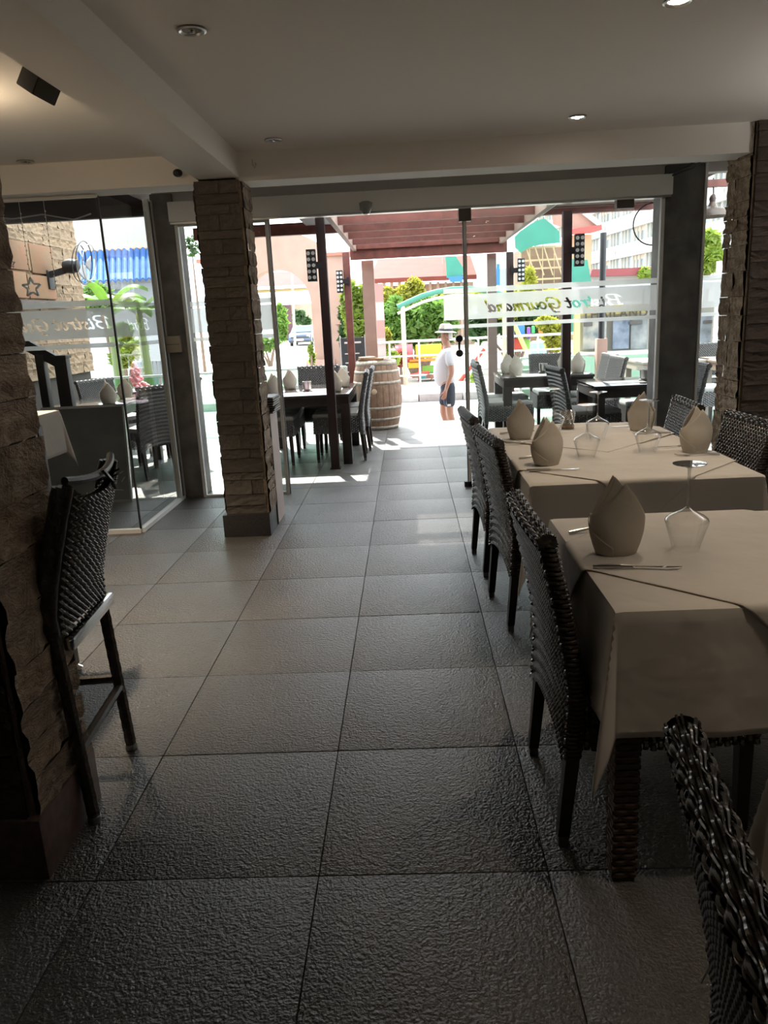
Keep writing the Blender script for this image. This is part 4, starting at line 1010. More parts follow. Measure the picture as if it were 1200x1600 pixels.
m = MB(); m.tube([at(-20, 338, 6.6), at(20, 342, 6.6), at(66, 335, 6.6), at(115, 343, 6.6), at(142, 334, 6.6)], .006, 6); tag(m.build('garland_cable', M('pale_cable', (.4, .36, .32), .6)), 'pale cable sagging under the dark fascia behind the vestibule glass', 'cable')
bt = thing('glass_bottle', 'pale glass bottle standing on the floor behind the glass by the bar stool', 'bottle', at(62, 830, 5.42)); bt.location.z = 0
m = MB(); m.lathe([(0, 0), (.055, 0), (.058, .03), (.056, .12), (.035, .2), (.022, .24), (.022, .3), (.018, .3)], 18, caps=False); m.build('body', thin_glass('bottle_glass', (.80, .86, .80), 1.5, .05, 3), bt)
m = MB(); m.lathe([(0, .305), (.024, .305), (.024, .28), (.0225, .28)], 12); m.build('stopper', WHITEM, bt)
ur = thing('flower_urn', 'dark urn with pink flowers behind the vestibule glass', 'planter', (-3.35, 9.5, 0))
m = MB(); m.lathe([(0, 0), (.16, 0), (.14, .06), (.08, .16), (.10, .3), (.2, .5), (.24, .66), (.26, .68), (.22, .66), (0, .62)], 24); m.build('urn', M('dark_clay', (.06, .05, .055), .6), ur)
m = MB()
for k in range(60):
    a = R.uniform(0, 6.28); h = R.uniform(0, 1); rr = (1-h)*.2*R.uniform(.5, 1); m.ico(.03, (rr*math.cos(a), rr*math.sin(a), .68+.32*h), 1)
o = m.build('flowers', M('pink_petals', (.75, .38, .40), .7, var=.3, vs_=20, trans=.2), ur); o['kind'] = 'stuff'

# ------------------------------------------------------------------ street and playground
SZ = -.48
ROAD = M('pale_asphalt', (.34, .325, .32), .9, var=.12, vs_=1.5, world_pos=True, bump=.2, bs=60)
PAVE = M('pale_pavement', (.36, .33, .30), .9, var=.12, vs_=2, world_pos=True)
tag(sbox('road', ROAD, (-60, 60, 10.48, 18.4, SZ-.2, SZ)), 'pale sunlit street in front of the terrace', kind='structure')
tag(sbox('ground', M('sandy_ground', (0.34, 0.311, 0.266), .95, var=.15, vs_=.6, world_pos=True), (-90, 90, 18.9, 160, SZ-.3, SZ+.02)), 'pale ground across the street', kind='structure')
ter = sbox('trim_7', M('terrace_edge', (.30, .27, .24), .8), (-7, 7, 10.44, 10.50, -.6, -.004)); tag(ter, 'edge of the raised terrace towards the street', kind='structure')
for k in range(2): sbox('step', M('terrace_edge', (0, 0, 0)), (-.2, 1.1, 10.5+.28*k, 10.78+.28*k, SZ, -.16-.16*k), ter)
kb = tag(bpy.data.objects.new('kerb', None), 'far kerb of the street with painted blocks', kind='structure'); col.objects.link(kb)
kbm = [M('kerb_stone_%s' % c, cc, .9, var=.15, vs_=5) for c, cc in (('a', (0.252, 0.217, 0.203)), ('b', (0.35, 0.322, 0.301)))]
kme = []
for q in range(2):
    m = MB(); m.bevbox(-.48, .48, 0, .25, 0, .17, r=.015); kme.append(m.mesh('kerb_block', kbm[q]))
for k in range(34): link('kerb_block', kme[k % 2], kb, (-13+k*.98, 17.3, SZ))
tag(sbox('pavement', PAVE, (-60, 60, 17.55, 19.9, SZ-.1, SZ+.15)), 'pale pavement behind the far kerb', kind='structure')
fc = thing('playground_fence', 'white pipe fence in front of the playground', 'fence', (0, 20.2, SZ+.02))
WP = M('white_pipe', (0.533, 0.518, 0.488), .4)
def bar(name, a, b, r, mt_, par, n=8):
    m = MB(); m.tube([V(*a), V(*b)], r, n); return m.build(name, mt_, par)
for z in (1.22, .85, .35): bar('rail', (-1.2, 0, z), (6.4, 0, z), .022 if z < 1 else .03, WP, fc)
for k in range(11): bar('fence_post', (-1.2+.76*k, 0, 0), (-1.2+.76*k, 0, 1.25), .025, WP, fc)
ar = thing('arched_gate', 'green tube arch on pale posts over the playground entrance', 'gate', (0, 20.6, SZ))
pts = [at(u, v, 20.6) for u, v in ((621, 480), (640, 471), (660, 462), (682, 456), (705, 452), (735, 451), (765, 455), (800, 464))]
m = MB(); m.tube([p-V(0, 20.6, SZ) for p in pts], .07, 10); m.build('arch_tube', M('mint_tube', (0.0666, 0.222, 0.163), .6, spec=.2), ar)
m = MB(); m.tube([p-V(0, 20.6, SZ+.16) for p in pts], .035, 8); m.build('lower_tube', M('pale_green_tube', (0.444, 0.503, 0.429), .4), ar)
for u, v in ((629, 478), (788, 462)):
    p = at(u, v, 20.6); bar('gate_post', (p.x, 0, 0), (p.x, 0, p.z-SZ), .06, M('cream_post', (0.459, 0.385, 0.281), .5), ar)
p = at(592, 470, 20.4); t = thing('striped_post', 'peeling red and white post beside the pinkish pillar', 'post', (p.x, 20.4, SZ))
for k in range(6): sbox('paint_ring', M('red_paint', (0.266, 0.148, 0.126), .6) if k % 2 else M('white_peel', (0.355, 0.281, 0.259), .7), (-.12, .12, -.12, .12, .45*k, .45*k+.45), t)
def pbox(name, u0, v0, u1, v1, y, d, mt_, parent=None, r=.03):
    a = at(u0, v1 or 500, y)
    if v1 is None: a.z = SZ+.015
    b = at(u1, v0, y); o0 = parent.location if parent else V(0, 0, 0)
    m = MB(); m.bevbox(a.x-o0.x, b.x-o0.x, y-o0.y, y+d-o0.y, a.z-o0.z, b.z-o0.z, r=min(r, abs(b.x-a.x)*.3, abs(b.z-a.z)*.3, d*.3)); return m.build(name, mt_, parent)
YEL = M('yellow_plastic', (0.555, 0.37, 0.0222), .4); RED = M('red_plastic', (0.407, 0.0444, 0.0296), .4); TEAL = M('teal_plastic', (0.0592, 0.281, 0.311), .4); BLUE = M('blue_plastic', (.03, .16, .55), .4); ORG = M('orange_plastic', (0.555, 0.185, 0.0222), .4)
p = at(665, 590, 22.5); ps = thing('play_house', 'yellow and red plastic play house behind the white fence', 'playground', (p.x, 22.5, SZ+.02))
pbox('yellow_panel', 650, 537, 690, 560, 22.5, .08, YEL, ps); pbox('orange_shelf', 640, 560, 692, 566, 22.4, .5, ORG, ps); pbox('yellow_step', 638, 566, 654, 576, 22.45, .3, YEL, ps)
pbox('teal_base', 655, 583, 692, 592, 22.3, .6, TEAL, ps); pbox('green_panel', 660, 570, 690, 583, 22.6, .08, M('green_plastic', (.2, .42, .06), .4), ps)
for u in (652, 690): pbox('red_leg', u-2, 540, u+2, None, 22.55, .1, RED, ps)
m = MB(); a = at(632, 553, 22.8)-ps.location; m.tube([a+V(-.25, 0, 0), a+V(.25, 0, .02)], .26, 18); m.build('red_tunnel', M('crimson_plastic', (.42, .10, .12), .5), ps)
m = MB(); a = at(660, 585, 22.2)-ps.location; m.tube([a+V(-.35, 0, -.02), a+V(.2, 0, .05)], .05, 8); m.build('red_bar', RED, ps)
p = at(750, 600, 22); ld = thing('climbing_ladder', 'red climbing ladder leaning behind the walking man', 'playground', (p.x, 22, SZ))
for dx in (0, .35):
    a = at(716, 600, 22+dx)-ld.location; b = at(757, 545, 22+dx)-ld.location; m = MB(); m.tube([a, b], .05, 8); m.build('ladder_rail', RED, ld)
for k in range(5):
    a = at(716+8*k, 600-11*k, 22)-ld.location; b = at(716+8*k, 600-11*k, 22.35)-ld.location; m = MB(); m.tube([a, b], .03, 6); m.build('rung', M('pale_rung', (.6, .5, .45), .5), ld)
p = at(825, 540, 24); tw = thing('play_tower', 'blue and red play tower with a yellow pole behind the right terrace table', 'playground', (p.x, 24, SZ+.02))
pbox('blue_panel', 806, 507, 820, 523, 24, .1, BLUE, tw); pbox('red_panel', 803, 528, 818, 546, 24.1, .1, RED, tw); pbox('green_panel', 816, 528, 828, 546, 24.15, .1, M('green_plastic', (0, 0, 0)), tw)
pbox('purple_panel', 824, 511, 829, 530, 24, .1, M('purple_plastic', (.2, .06, .35), .4), tw); pbox('orange_panel', 842, 505, 849, 521, 24, .1, ORG, tw); pbox('green_ring_panel', 831, 509, 836, 521, 24, .1, M('mid_green_plastic', (.05, .35, .1), .4), tw)
pbox('platform', 800, 524, 860, 527, 23.8, .9, M('lilac_plastic', (.45, .35, .6), .4), tw)
for u in (802, 858): pbox('tower_leg', u-1.5, 500, u+1.5, None, 24.2, .12, WP, tw)
m = MB(); m.tube([at(804, 508, 23.5)-tw.location, at(822, 548, 23.3)-tw.location], .07, 8); m.build('yellow_pole', M('lime_pole', (.55, .60, .15), .4), tw)
p = at(842, 540, 22.5); t = thing('water_drum', 'pale blue plastic drum behind the right terrace table', 'drum', (p.x, 22.5, SZ))
m = MB(); m.lathe([(0, 0), (.24, 0), (.25, .1), (.25, .5), (.26, .52), (.25, .55), (.25, .95), (.2, 1.0), (0, 1.0)], 20); m.build('shell', M('pale_blue_plastic', (0.333, 0.444, 0.577), .4), t); m = MB(); m.lathe([(0, 1.0), (.07, 1.0), (.07, 1.05), (0, 1.05)], 12); m.build('cap', WHITEM, t)
# shop front with tour posters across the street, right
ks = thing('tour_kiosk', 'open shop front with tour posters and a yellow sign across the street', 'kiosk', (5, 15.5, SZ))
def kbox(name, u0, v0, u1, v1, y, d, mt_): return pbox(name, u0, v0, u1, v1, y, d, mt_, ks, .01)
SIGNY = M('sign_yellow', (0.459, 0.385, 0.133), .6); POSTY = M('pale_yellow_post', (0.533, 0.488, 0.207), .5)
kbox('sign_board', 904, 474, 1012, 494, 15.5, .06, SIGNY)
for u in (889, 903): kbox('yellow_post', u-5, 487, u+4, None, 15.4, .12, POSTY)
kbox('awning', 893, 432, 1180, 446, 14.6, 1.6, M('white_awning', (0.37, 0.385, 0.407), .5)); kbox('awning_edge', 893, 446, 1180, 450, 14.55, .06, M('grey_edge', (.35, .37, .38), .5))
POS = [M('poster_print_%s' % c, a, .5, vs_=3.5, c2=b, var=.3, detail=5) for c, a, b in (('a', (.10, .14, .16), (.55, .5, .42)), ('b', (.26, .30, .36), (.04, .06, .10)), ('c', (.30, .31, .30), (.06, .08, .09)), ('d', (.32, .36, .40), (.10, .11, .12)))]
for k, (u0, v0, u1, v1) in enumerate(((911, 499, 948, 546), (957, 498, 984, 546), (985, 497, 1012, 546), (1070, 490, 1113, 548))):
    kbox('poster', u0, v0, u1, v1, 15.5+.01*k, .03, POS[k])
for u0, v0, u1, v1 in ((912, 502, 926, 510), (984, 501, 1004, 507), (1099, 500, 1124-11, 506)): kbox('caption_plate', u0, v0, u1, v1, 15.46, .02, M('dark_caption', (.10, .09, .08), .6))
kbox('back_wall', 905, 470, 1118, None, 15.7, .1, M('kiosk_wall', (0.37, 0.355, 0.311), .8))
kbox('counter', 905, 546, 1020, None, 15.3, .5, M('counter_white', (0.518, 0.503, 0.474), .6))
tc = bpy.data.curves.new('lettering', 'FONT'); tc.body = 'THAILAND'; tc.size = .23; tc.extrude = .004; tc.offset = .004; tc.align_x = 'CENTER'; tc.align_y = 'CENTER'
to = bpy.data.objects.new('lettering', tc); col.objects.link(to); c = at(961, 490.5, 15.47)-ks.location; to.location = c; to.rotation_euler = (pi/2, 0, 0); tc.materials.append(M('sign_ink', (.06, .05, .03), .6)); tc.space_character = 1.15
bpy.context.view_layer.update(); tme = bpy.data.meshes.new_from_object(to.evaluated_get(bpy.context.evaluated_depsgraph_get())); rl = to.rotation_euler.copy(); bpy.data.objects.remove(to); to = link('lettering', tme, ks, c); to.rotation_euler = rl
sh = thing('roller_shutter', 'white slatted shutter of the shop seen through the narrow right pane', 'shutter', (7, 15.2, SZ))
for k in range(13):
    m = MB(); a = at(1112, 560, 15.2); b = at(1190, 560, 15.2); m.bevbox(a.x-7, b.x-7, 0, .04, .2*k, .2*k+.188, r=.012); m.build('slat', M('white_slat', (0.607, 0.607, 0.592), .5), sh)
bn = thing('banner', 'grey white banner hung on the building behind the narrow right pane', 'banner', at(1150, 385, 20))
m = MB()
P = [at(u, v, 20)-bn.location for u, v in ((1130, 345), (1200, 335), (1200, 425), (1120, 425), (1126, 390))]
m.v = [tuple(p) for p in P]+[tuple(p+V(0, .03, 0)) for p in P]; n = 5
m.f = [tuple(range(n)), tuple(reversed(range(n, 2*n)))]+[(i, (i+1) % n, n+(i+1) % n, n+i) for i in range(n)]
m.build('sheet', M('banner_sheet', (0.326, 0.326, 0.318), .7), bn, smooth=False, fix=True)

# ------------------------------------------------------------------ trees and plants
LEAF = {k: M('leaf_%s' % k, c, .6, var=.35, vs_=1.2, trans=.45, detail=2) for k, c in (('green', (0.12, 0.232, 0.04)), ('yellow', (0.336, 0.336, 0.04)), ('lime', (0.208, 0.288, 0.04)), ('dark', (0.048, 0.104, 0.032)), ('red', (0.36, 0.08, 0.064)))}
BARK = M('bark', (.16, .11, .08), .9, var=.2)
def leaves(blobs, n, size, seed):
    r = random.Random(seed); m = MB(); tot = sum(b[3]*b[4] for b in blobs)
    for (x, y, z, rx, rz) in blobs:
        for _ in range(int(n*rx*rz/tot)):
            d = V(r.gauss(0, 1), r.gauss(0, 1), r.gauss(0, 1)).normalized()*(r.random()**.4)
            c = V(x+d.x*rx, y+d.y*rx*.8, z+d.z*rz); a = V(r.gauss(0, 1), r.gauss(0, 1), r.gauss(0, .7)).normalized(); b = a.orthogonal().normalized()
            b = (b*math.cos(1.3*r.random()*5)+a.cross(b)*math.sin(1.3*r.random()*5)); s = size*r.uniform(.6, 1.3)
            q = len(m.v); e = a.cross(b)*s*.12
            m.v += [tuple(c-a*s), tuple(c+b*s*.45+e), tuple(c+a*s), tuple(c-b*s*.45+e)]; m.f.append((q, q+1, q+2, q+3))
    return m
def tree(name, label, blobs_px, y, kind, n, size, cat='tree', seed=1, trunk=True, group=None):
    B = []
    for u, v, ru, rv in blobs_px:
        c = at(u, v, y); B.append((c.x, c.y+R.uniform(-.2, .2), c.z, ru*y/1200, rv*y/1200))
    cx = sum(b[0] for b in B)/len(B); t = thing(name, label, cat, (cx, y, SZ), 0, group)
    B = [(b[0]-cx, b[1]-y, b[2]-SZ, b[3], b[4]) for b in B]
    o = leaves(B, n, size, seed).build('foliage', LEAF[kind], t, smooth=False); o['kind'] = 'stuff'
    if trunk:
        m = MB()
        for b in B: m.tube([(0, 0, -.05), (b[0]*.3, b[1]*.3, max(.1, b[2]*.4)), (b[0], b[1], b[2])], [.07, .05, .02], 6)
        m.build('trunk', BARK, t)
tree('bush_tree', 'yellow green bush between the red post and the pinkish post', [(548, 480, 16, 40), (560, 520, 20, 35), (545, 455, 12, 16), (563, 470, 14, 25)], 25, 'lime', 1500, .14, seed=1)
tree('bush_tree', 'dark green bush low beside the arched gate pillar', [(545, 530, 14, 28), (538, 500, 8, 30)], 26, 'dark', 700, .14, seed=2)
tree('bush_tree', 'dense green trees right of the pinkish post under the green arch', [(620, 500, 24, 34), (650, 510, 28, 30), (690, 505, 26, 34), (600, 520, 18, 26), (668, 490, 28, 26)], 24, 'green', 4200, .13, seed=3)
tree('bush_tree', 'yellow topped tree standing behind the green arch', [(632, 462, 20, 16), (648, 452, 14, 18), (690, 470, 26, 14), (720, 474, 24, 16), (605, 466, 12, 18)], 25.5, 'yellow', 2200, .13, seed=4)
tree('bush_tree', 'small yellow shrub next to the peeling post', [(602, 528, 10, 14), (598, 545, 9, 12)], 21.6, 'yellow', 500, .10, 'shrub', seed=5)
tree('bush_tree', 'pale green shrub behind the white fence', [(608, 562, 18, 14), (590, 556, 10, 14)], 21.2, 'lime', 600, .09, 'shrub', seed=6)
tree('bush_tree', 'red leaved shrub behind the white fence', [(626, 560, 11, 14)], 21.8, 'red', 300, .09, 'shrub', seed=7)
tree('bush_tree', 'tall yellow flowering trees above the frosted band on the right', [(756, 466, 22, 14), (812, 462, 22, 14), (860, 466, 22, 14), (826, 440, 9, 22), (790, 480, 40, 20)], 27, 'yellow', 2600, .14, seed=8)
tree('bush_tree', 'yellow green bush behind the wicker bench back', [(862, 520, 16, 22), (868, 540, 14, 12), (850, 505, 14, 12)], 21.5, 'yellow', 1100, .10, 'shrub', seed=9)
tree('bush_tree', 'green trees behind the play tower', [(800, 505, 34, 22), (840, 500, 34, 20), (750, 510, 20, 26)], 27, 'dark', 1800, .15, seed=10)
tree('bush_tree', 'palm like greenery behind the narrow right pane', [(1105, 380, 16, 18), (1110, 405, 18, 18), (1095, 420, 14, 14)], 19, 'lime', 1400, .14, seed=11)
tree('bush_tree', 'clipped hedge plants seen through the left part of the arch gateway', [(395, 535, 10, 10), (412, 540, 14, 12), (440, 505, 8, 30), (430, 535, 8, 8)], 33, 'green', 900, .16, 'shrub', seed=12)
tree('bush_tree', 'dark green plant growing on the car park beyond the arch', [(468, 495, 10, 12), (480, 505, 6, 10)], 69, 'dark', 500, .25, 'shrub', seed=13)
tree('bush_tree', 'low sprigs at the foot of the arch gateway', [(487, 560, 5, 14), (486, 545, 4, 10)], 25.8, 'lime', 200, .10, 'shrub', seed=14)
tree('bush_tree', 'small weed by the foot of the glass door frame', [(742, 590, 7, 10), (738, 600, 5, 6)], 19.95, 'lime', 160, .07, 'shrub', seed=15, trunk=False)
tree('bush_tree', 'small bush growing by the white building roof edge', [(1006, 428, 9, 8)], 40, 'lime', 200, .2, 'shrub', seed=16)
tree('bush_tree', 'bare looking tree behind the thin window beside the stone pillar', [(300, 385, 12, 16)], 30, 'dark', 90, .14, seed=17)
tree('bush_tree', 'green hedge behind the vestibule glass under the blue roof', [(150, 465, 26, 20), (205, 545, 22, 14), (190, 520, 14, 14)], 14, 'green', 1300, .10, 'shrub', seed=18)
tree('bush_tree', 'lime bush behind the vestibule glass', [(192, 560, 18, 16), (205, 548, 12, 12)], 13.6, 'lime', 600, .08, 'shrub', seed=19, trunk=False)
# banana plants
def banana(u, v, y, hs, label, seed):
    r = random.Random(seed); c = at(u, v, y); t = thing('banana_plant', label, 'plant', (c.x, y, SZ))
    m = MB(); m.tube([(0, 0, 0), (.03, 0, hs*.5), (0, 0, hs)], [.09, .08, .05], 10); m.build('stem', M('banana_stem', (0.118, 0.155, 0.0518), .6), t)
    for k in range(7):
        a = 2*pi*k/7+r.uniform(-.3, .3); ln = r.uniform(.7, 1.0); up = r.uniform(.5, 1.1)
        def S(u_, v_, a=a, ln=ln, up=up):
            s = u_*ln; w = .10*math.sin(min(1, u_*1.02)*pi)**.6*(v_-.5)*2
            rr = s*.75; z = hs-.1+up*s-.75*s*s
            return V(math.cos(a)*rr-math.sin(a)*w, math.sin(a)*rr+math.cos(a)*w, z-abs(v_-.5)*.10)
        m = MB(); m.quad_sheet(S, 12, 4); m.build('leaf', M('banana_leaf', (0.0888, 0.178, 0.0222), .45, var=.25, vs_=5, trans=.45), t)
banana(172, 500, 12.2, 2.35, 'banana plant in front of the blue roof, nearer to the fan', 1)
banana(218, 500, 12.6, 2.25, 'banana plant in front of the blue roof, next to the concrete column', 2)

# ------------------------------------------------------------------ buildings
bh = thing('house', 'white house with a blue tiled roof behind the vestibule glass', 'house', at(178, 420, 20)); bh.location.z = SZ
o0 = bh.location
def hb(name, u0, v0, u1, v1, y, d, mt_): return pbox(name, u0, v0, u1, v1, y, d, mt_, bh, .02)
hb('wall', 60, 330, 262, None, 22, .3, M('cream_wall', (0.407, 0.385, 0.34), .8)); hb('orange_band', 100, 386, 262, 394, 21.9, .2, M('orange_band', (.60, .33, .18), .8))
hb('lower_wall', 100, 440, 262, None, 20.8, .3, M('white_wall', (0.385, 0.4, 0.4), .8)); hb('window', 172, 452, 188, 464, 20.7, .1, M('dark_pane', (.10, .13, .14), .2))
m = MB()
A, B_, C_, D_ = at(110, 396, 21.8)-o0, at(262, 388, 21.8)-o0, at(262, 436, 19.4)-o0, at(110, 444, 19.4)-o0
def rs(u, v):
    p = A.lerp(B_, u).lerp(D_.lerp(C_, u), v); ph = u*16*2*pi; st_ = (v*4) % 1.0
    return p+V(0, -.02, .035*math.cos(ph)-.05*st_*0-.03*(v*4-math.floor(v*4)))
m.quad_sheet(rs, 128, 24); ob = m.build('tiled_roof', M('blue_roof_tile', (0.0444, 0.118, 0.311), .5, spec=.08, var=.1, vs_=3), bh); ob.modifiers.new('t', 'SOLIDIFY').thickness = .03
gt = thing('metal_gate', 'grey sheet metal gate behind the vestibule glass', 'gate', at(236, 560, 13.2)); gt.location.z = SZ
for k in range(9):
    a = at(214+6*k, 560, 13.2).x-gt.location.x; sbox('gate_slat', M('grey_gate', (0.281, 0.296, 0.318), .5), (a, a+.058, 0, .02, .1, 1.35), gt)
for z in (.15, 1.3): sbox('gate_rail', M('grey_gate', (0, 0, 0)), (at(212, 560, 13.2).x-gt.location.x, at(268, 560, 13.2).x-gt.location.x, .02, .05, z, z+.05), gt)
# arched gateway
GY = 27.0
gw = thing('arch_gateway', 'pink rendered arch gateway across the street', 'gateway', at(437, 560, GY)); gw.location.z = SZ
ap_o, ap_i = at(437, 362, GY), at(434, 420, GY); c_in = at(435, 500, GY).x; hw_i = at(488, 500, GY).x-c_in
sp = ap_i.z-hw_i; I = [V(c_in+hw_i, GY, SZ), V(c_in+hw_i, GY, sp*.5)]+[V(c_in+hw_i*math.cos(t), GY, sp+hw_i*math.sin(t)) for t in [pi/2*q/7 for q in range(8)]]
xo = at(543, 470, GY).x; xb = at(508, 398, GY).x; zb_ = at(520, 398, GY).z
O = [V(xo, GY, SZ), V(xo, GY, 2), V(xo, GY, zb_), V(xb, GY, zb_)]+[V(c_in+(xb-c_in)*math.cos(t), GY, zb_+(ap_o.z-zb_)*math.sin(t)) for t in [pi/2*q/7 for q in range(1, 8)]]
cx = (O[-1].x+I[-1].x)/2
for side in (1, -1):
    prof_o = [(cx+side*(p.x-cx), p.z) for p in O]; prof_i = [(cx+side*(p.x-cx), p.z) for p in I]
    prof_o[-1] = (cx, O[-1].z); prof_i[-1] = (cx, I[-1].z); prof_o[0] = (prof_o[0][0], SZ); prof_i[0] = (prof_i[0][0], SZ)
    m = MB(); n = 24
    def along(P, t):
        L_ = [0]
        for a, b in zip(P, P[1:]): L_.append(L_[-1]+math.hypot(b[0]-a[0], b[1]-a[1]))
        s = t*L_[-1]
        for k in range(len(P)-1):
            if s <= L_[k+1]+1e-9:
                f = (s-L_[k])/(L_[k+1]-L_[k]); return (P[k][0]+(P[k+1][0]-P[k][0])*f, P[k][1]+(P[k+1][1]-P[k][1])*f)
        return P[-1]
    ring = []
    for k in range(n+1):
        a = along(prof_o, k/n); b = along(prof_i, k/n)
        for (x, z), y in ((a, 0), (b, 0), (b, .9), (a, .9)): m.v.append((x-gw.location.x, y, z-SZ))
    for k in range(n):
        for q in range(4): a = 4*k+q; b = 4*k+(q+1) % 4; m.f.append((a, b, b+4, a+4))
    m.build('arch_half', M('pink_gate_render', (0.296, 0.194, 0.152), .85, var=.1, vs_=1.5), gw, smooth=False, fix=True)
    x0 = cx+side*(xb-cx)-gw.location.x; x1 = cx+side*(at(546, 398, GY).x-cx)-gw.location.x
    m = MB(); m.bevbox(min(x0, x1)-.05, max(x0, x1)+.05, -.1, 1.0, at(525, 400, GY).z-SZ, at(525, 394, GY).z-SZ, r=.03); m.build('red_cap', M('red_cap', (0.37, 0.118, 0.0814), .7), gw)
    x0 = cx+side*(at(478, 548, GY).x-cx)-gw.location.x; x1 = cx+side*(at(522, 548, GY).x-cx)-gw.location.x
    m = MB(); m.bevbox(min(x0, x1), max(x0, x1), -.25, 1.1, 0, .55, r=.04); m.build('stone_foot', M('pink_stone', (0.355, 0.222, 0.185), .9, var=.2, vs_=6), gw)
tag(sbox('driveway', M('white_concrete', (.62, .60, .56), .9), (-14, -1.5, 19.9, 75, SZ, SZ+.06)), 'white concrete drive running through the arch gateway', kind='structure')
hs = thing('temple_house', 'house with a purple red hip roof seen through the arch gateway', 'house', at(440, 500, 75)); hs.location.z = SZ
def ob2(name, u0, v0, u1, v1, y, d, mt_, r=.05): return pbox(name, u0, v0, u1, v1, y, d, mt_, hs, r)
ob2('yellow_frieze', 375, 449, 480, 459, 75, .4, M('yellow_frieze', (0.37, 0.274, 0.111), .7)); ob2('white_beam', 375, 461, 476, 474, 72, .6, M('white_wall', (0.503, 0.518, 0.518), .8)); ob2('back_wall', 430, 474, 490, None, 78, .4, M('tan_wall', (.46, .38, .28), .8)); ob2('dark_door', 438, 476, 454, None, 77.8, .3, M('purple_brown', (.16, .09, .10), .7)); ob2('white_screen', 380, 475, 431, None, 74, .3, M('white_wall', (0, 0, 0)))
m = MB(); P = [at(u, v, y)-hs.location for u, v, y in ((390, 449, 74), (485, 444, 74), (462, 424, 78), (412, 426, 78), (380, 449, 83), (492, 444, 83))]
m.v = [tuple(p) for p in P]; m.f = [(0, 1, 2, 3), (1, 5, 2), (0, 3, 4), (4, 3, 2, 5), (0, 4, 5, 1)]; m.build('hip_roof', M('purple_roof_tile', (.10, .036, .034), .7, spec=.08, var=.15, vs_=.8), hs, smooth=False, fix=True)
# car in the drive
CY = 58.0
cr = thing('car', 'dark blue car parked beyond the arch gateway', 'car', at(469, 531, CY)); cr.location.z = SZ+.06
W_ = (at(487, 520, CY).x-at(451, 520, CY).x)/2
m = MB()
prof = [(-.05, .25), (-.08, .62), (.05, .80), (1.1, .95), (1.75, 1.42), (3.0, 1.45), (3.9, 1.0), (4.3, .95), (4.35, .3)]
def cs(u, v):
    i = u*(len(prof)-1); k = min(int(i), len(prof)-2); f = i-k; y = prof[k][0]+(prof[k+1][0]-prof[k][0])*f; z = prof[k][1]+(prof[k+1][1]-prof[k][1])*f
    w = W_*(1-.16*max(0, z-.9)/.5); return V((v-.5)*2*w, y, z)
m.quad_sheet(cs, 32, 6)
for s in (-1, 1):
    b = len(m.v); m.v += [(s*W_*(1-.16*max(0, z-.9)/.5), y, z) for y, z in prof]; m.f.append(tuple(range(b, b+len(prof))))
m.build('body', M('blue_car_paint', (.05, .09, .15), .25), cr, smooth=False, fix=True)
m = MB(); m.quad_sheet(lambda u, v: V((v-.5)*2*W_*(.86-.08*u), 1.08+.62*u, .985+.42*u), 4, 4); m.build('windscreen', M('car_glass', (.10, .13, .15), .1), cr)
m = MB(); m.box(-.26, .26, -.12, -.08, .38, .52); m.build('number_plate', M('white_plate', (.8, .8, .8), .5), cr); m = MB(); m.box(-W_*.95, W_*.95, -.1, -.05, .25, .38); m.build('bumper', BLACKM, cr)
for s in (-1, 1):
    m = MB(); m.ico(.12, (s*W_*.75, -.04, .68), 2, (1.3, .5, .8)); m.build('headlamp', M('headlamp', (.7, .72, .75), .2), cr)
    for y in (.8, 3.5):
        m = MB(); m.tube([(s*(W_-.18), y, .3), (s*W_, y, .3)], .32, 16); m.build('wheel', M('tyre', (.02, .02, .02), .8), cr)
m = MB(); m.beam((-.8*W_, -.09, .62), (.8*W_, -.09, .62), .04, .12); m.build('grille', BLACKM, cr)
# street lamp and wires
sl = thing('street_lamp', 'slim street lamp pole rising behind the arch gateway', 'street lamp', at(457, 420, 31)); sl.location.z = SZ
m = MB(); P = [V(at(457, 500, 31).x, 31, SZ+.07), at(456, 420, 31), at(452, 386, 31), at(440, 375, 31), at(424, 371, 31)]; m.tube([p-sl.location for p in P], [.05, .045, .04, .03, .03], 8); m.build('pole', M('grey_post', (0, 0, 0)), sl)
m = MB(); c = at(424, 371, 31)-sl.location; m.bevbox(c.x-.3, c.x+.05, c.y-.08, c.y+.08, c.z-.05, c.z+.03, r=.02); m.build('lamp_head', M('grey_post', (0, 0, 0)), sl)
# red roofed hall behind the trees
rh = thing('temple_hall', 'long hall with a red roof behind the trees', 'hall', at(648, 470, 48)); rh.location.z = SZ
m = MB(); P = [at(u, v, y)-rh.location for u, v, y in ((578, 436, 46), (745, 429, 46), (735, 399, 51), (590, 405, 51))]; m.v = [tuple(p) for p in P]+[tuple(p-V(0, 0, .25)) for p in P]; m.f = [(0, 1, 2, 3), (7, 6, 5, 4), (0, 4, 5, 1), (1, 5, 6, 2), (2, 6, 7, 3), (3, 7, 4, 0)]
m.build('red_roof', M('red_roof_tile', (0.148, 0.0407, 0.0311), .7, spec=.08, var=.12, vs_=1.2), rh, smooth=False)
pbox('eave_strip', 580, 434, 742, 441, 46.3, .2, M('blue_grey_eave', (.42, .45, .55), .6), rh); pbox('wall', 585, 440, 740, None, 47.5, .3, M('peach_wall', (0.355, 0.244, 0.178), .8), rh)
for k in range(13): pbox('pilaster', 588+12*k, 440, 590.5+12*k, None, 47.35, .15, M('pale_peach', (0.4, 0.296, 0.229), .8), rh)
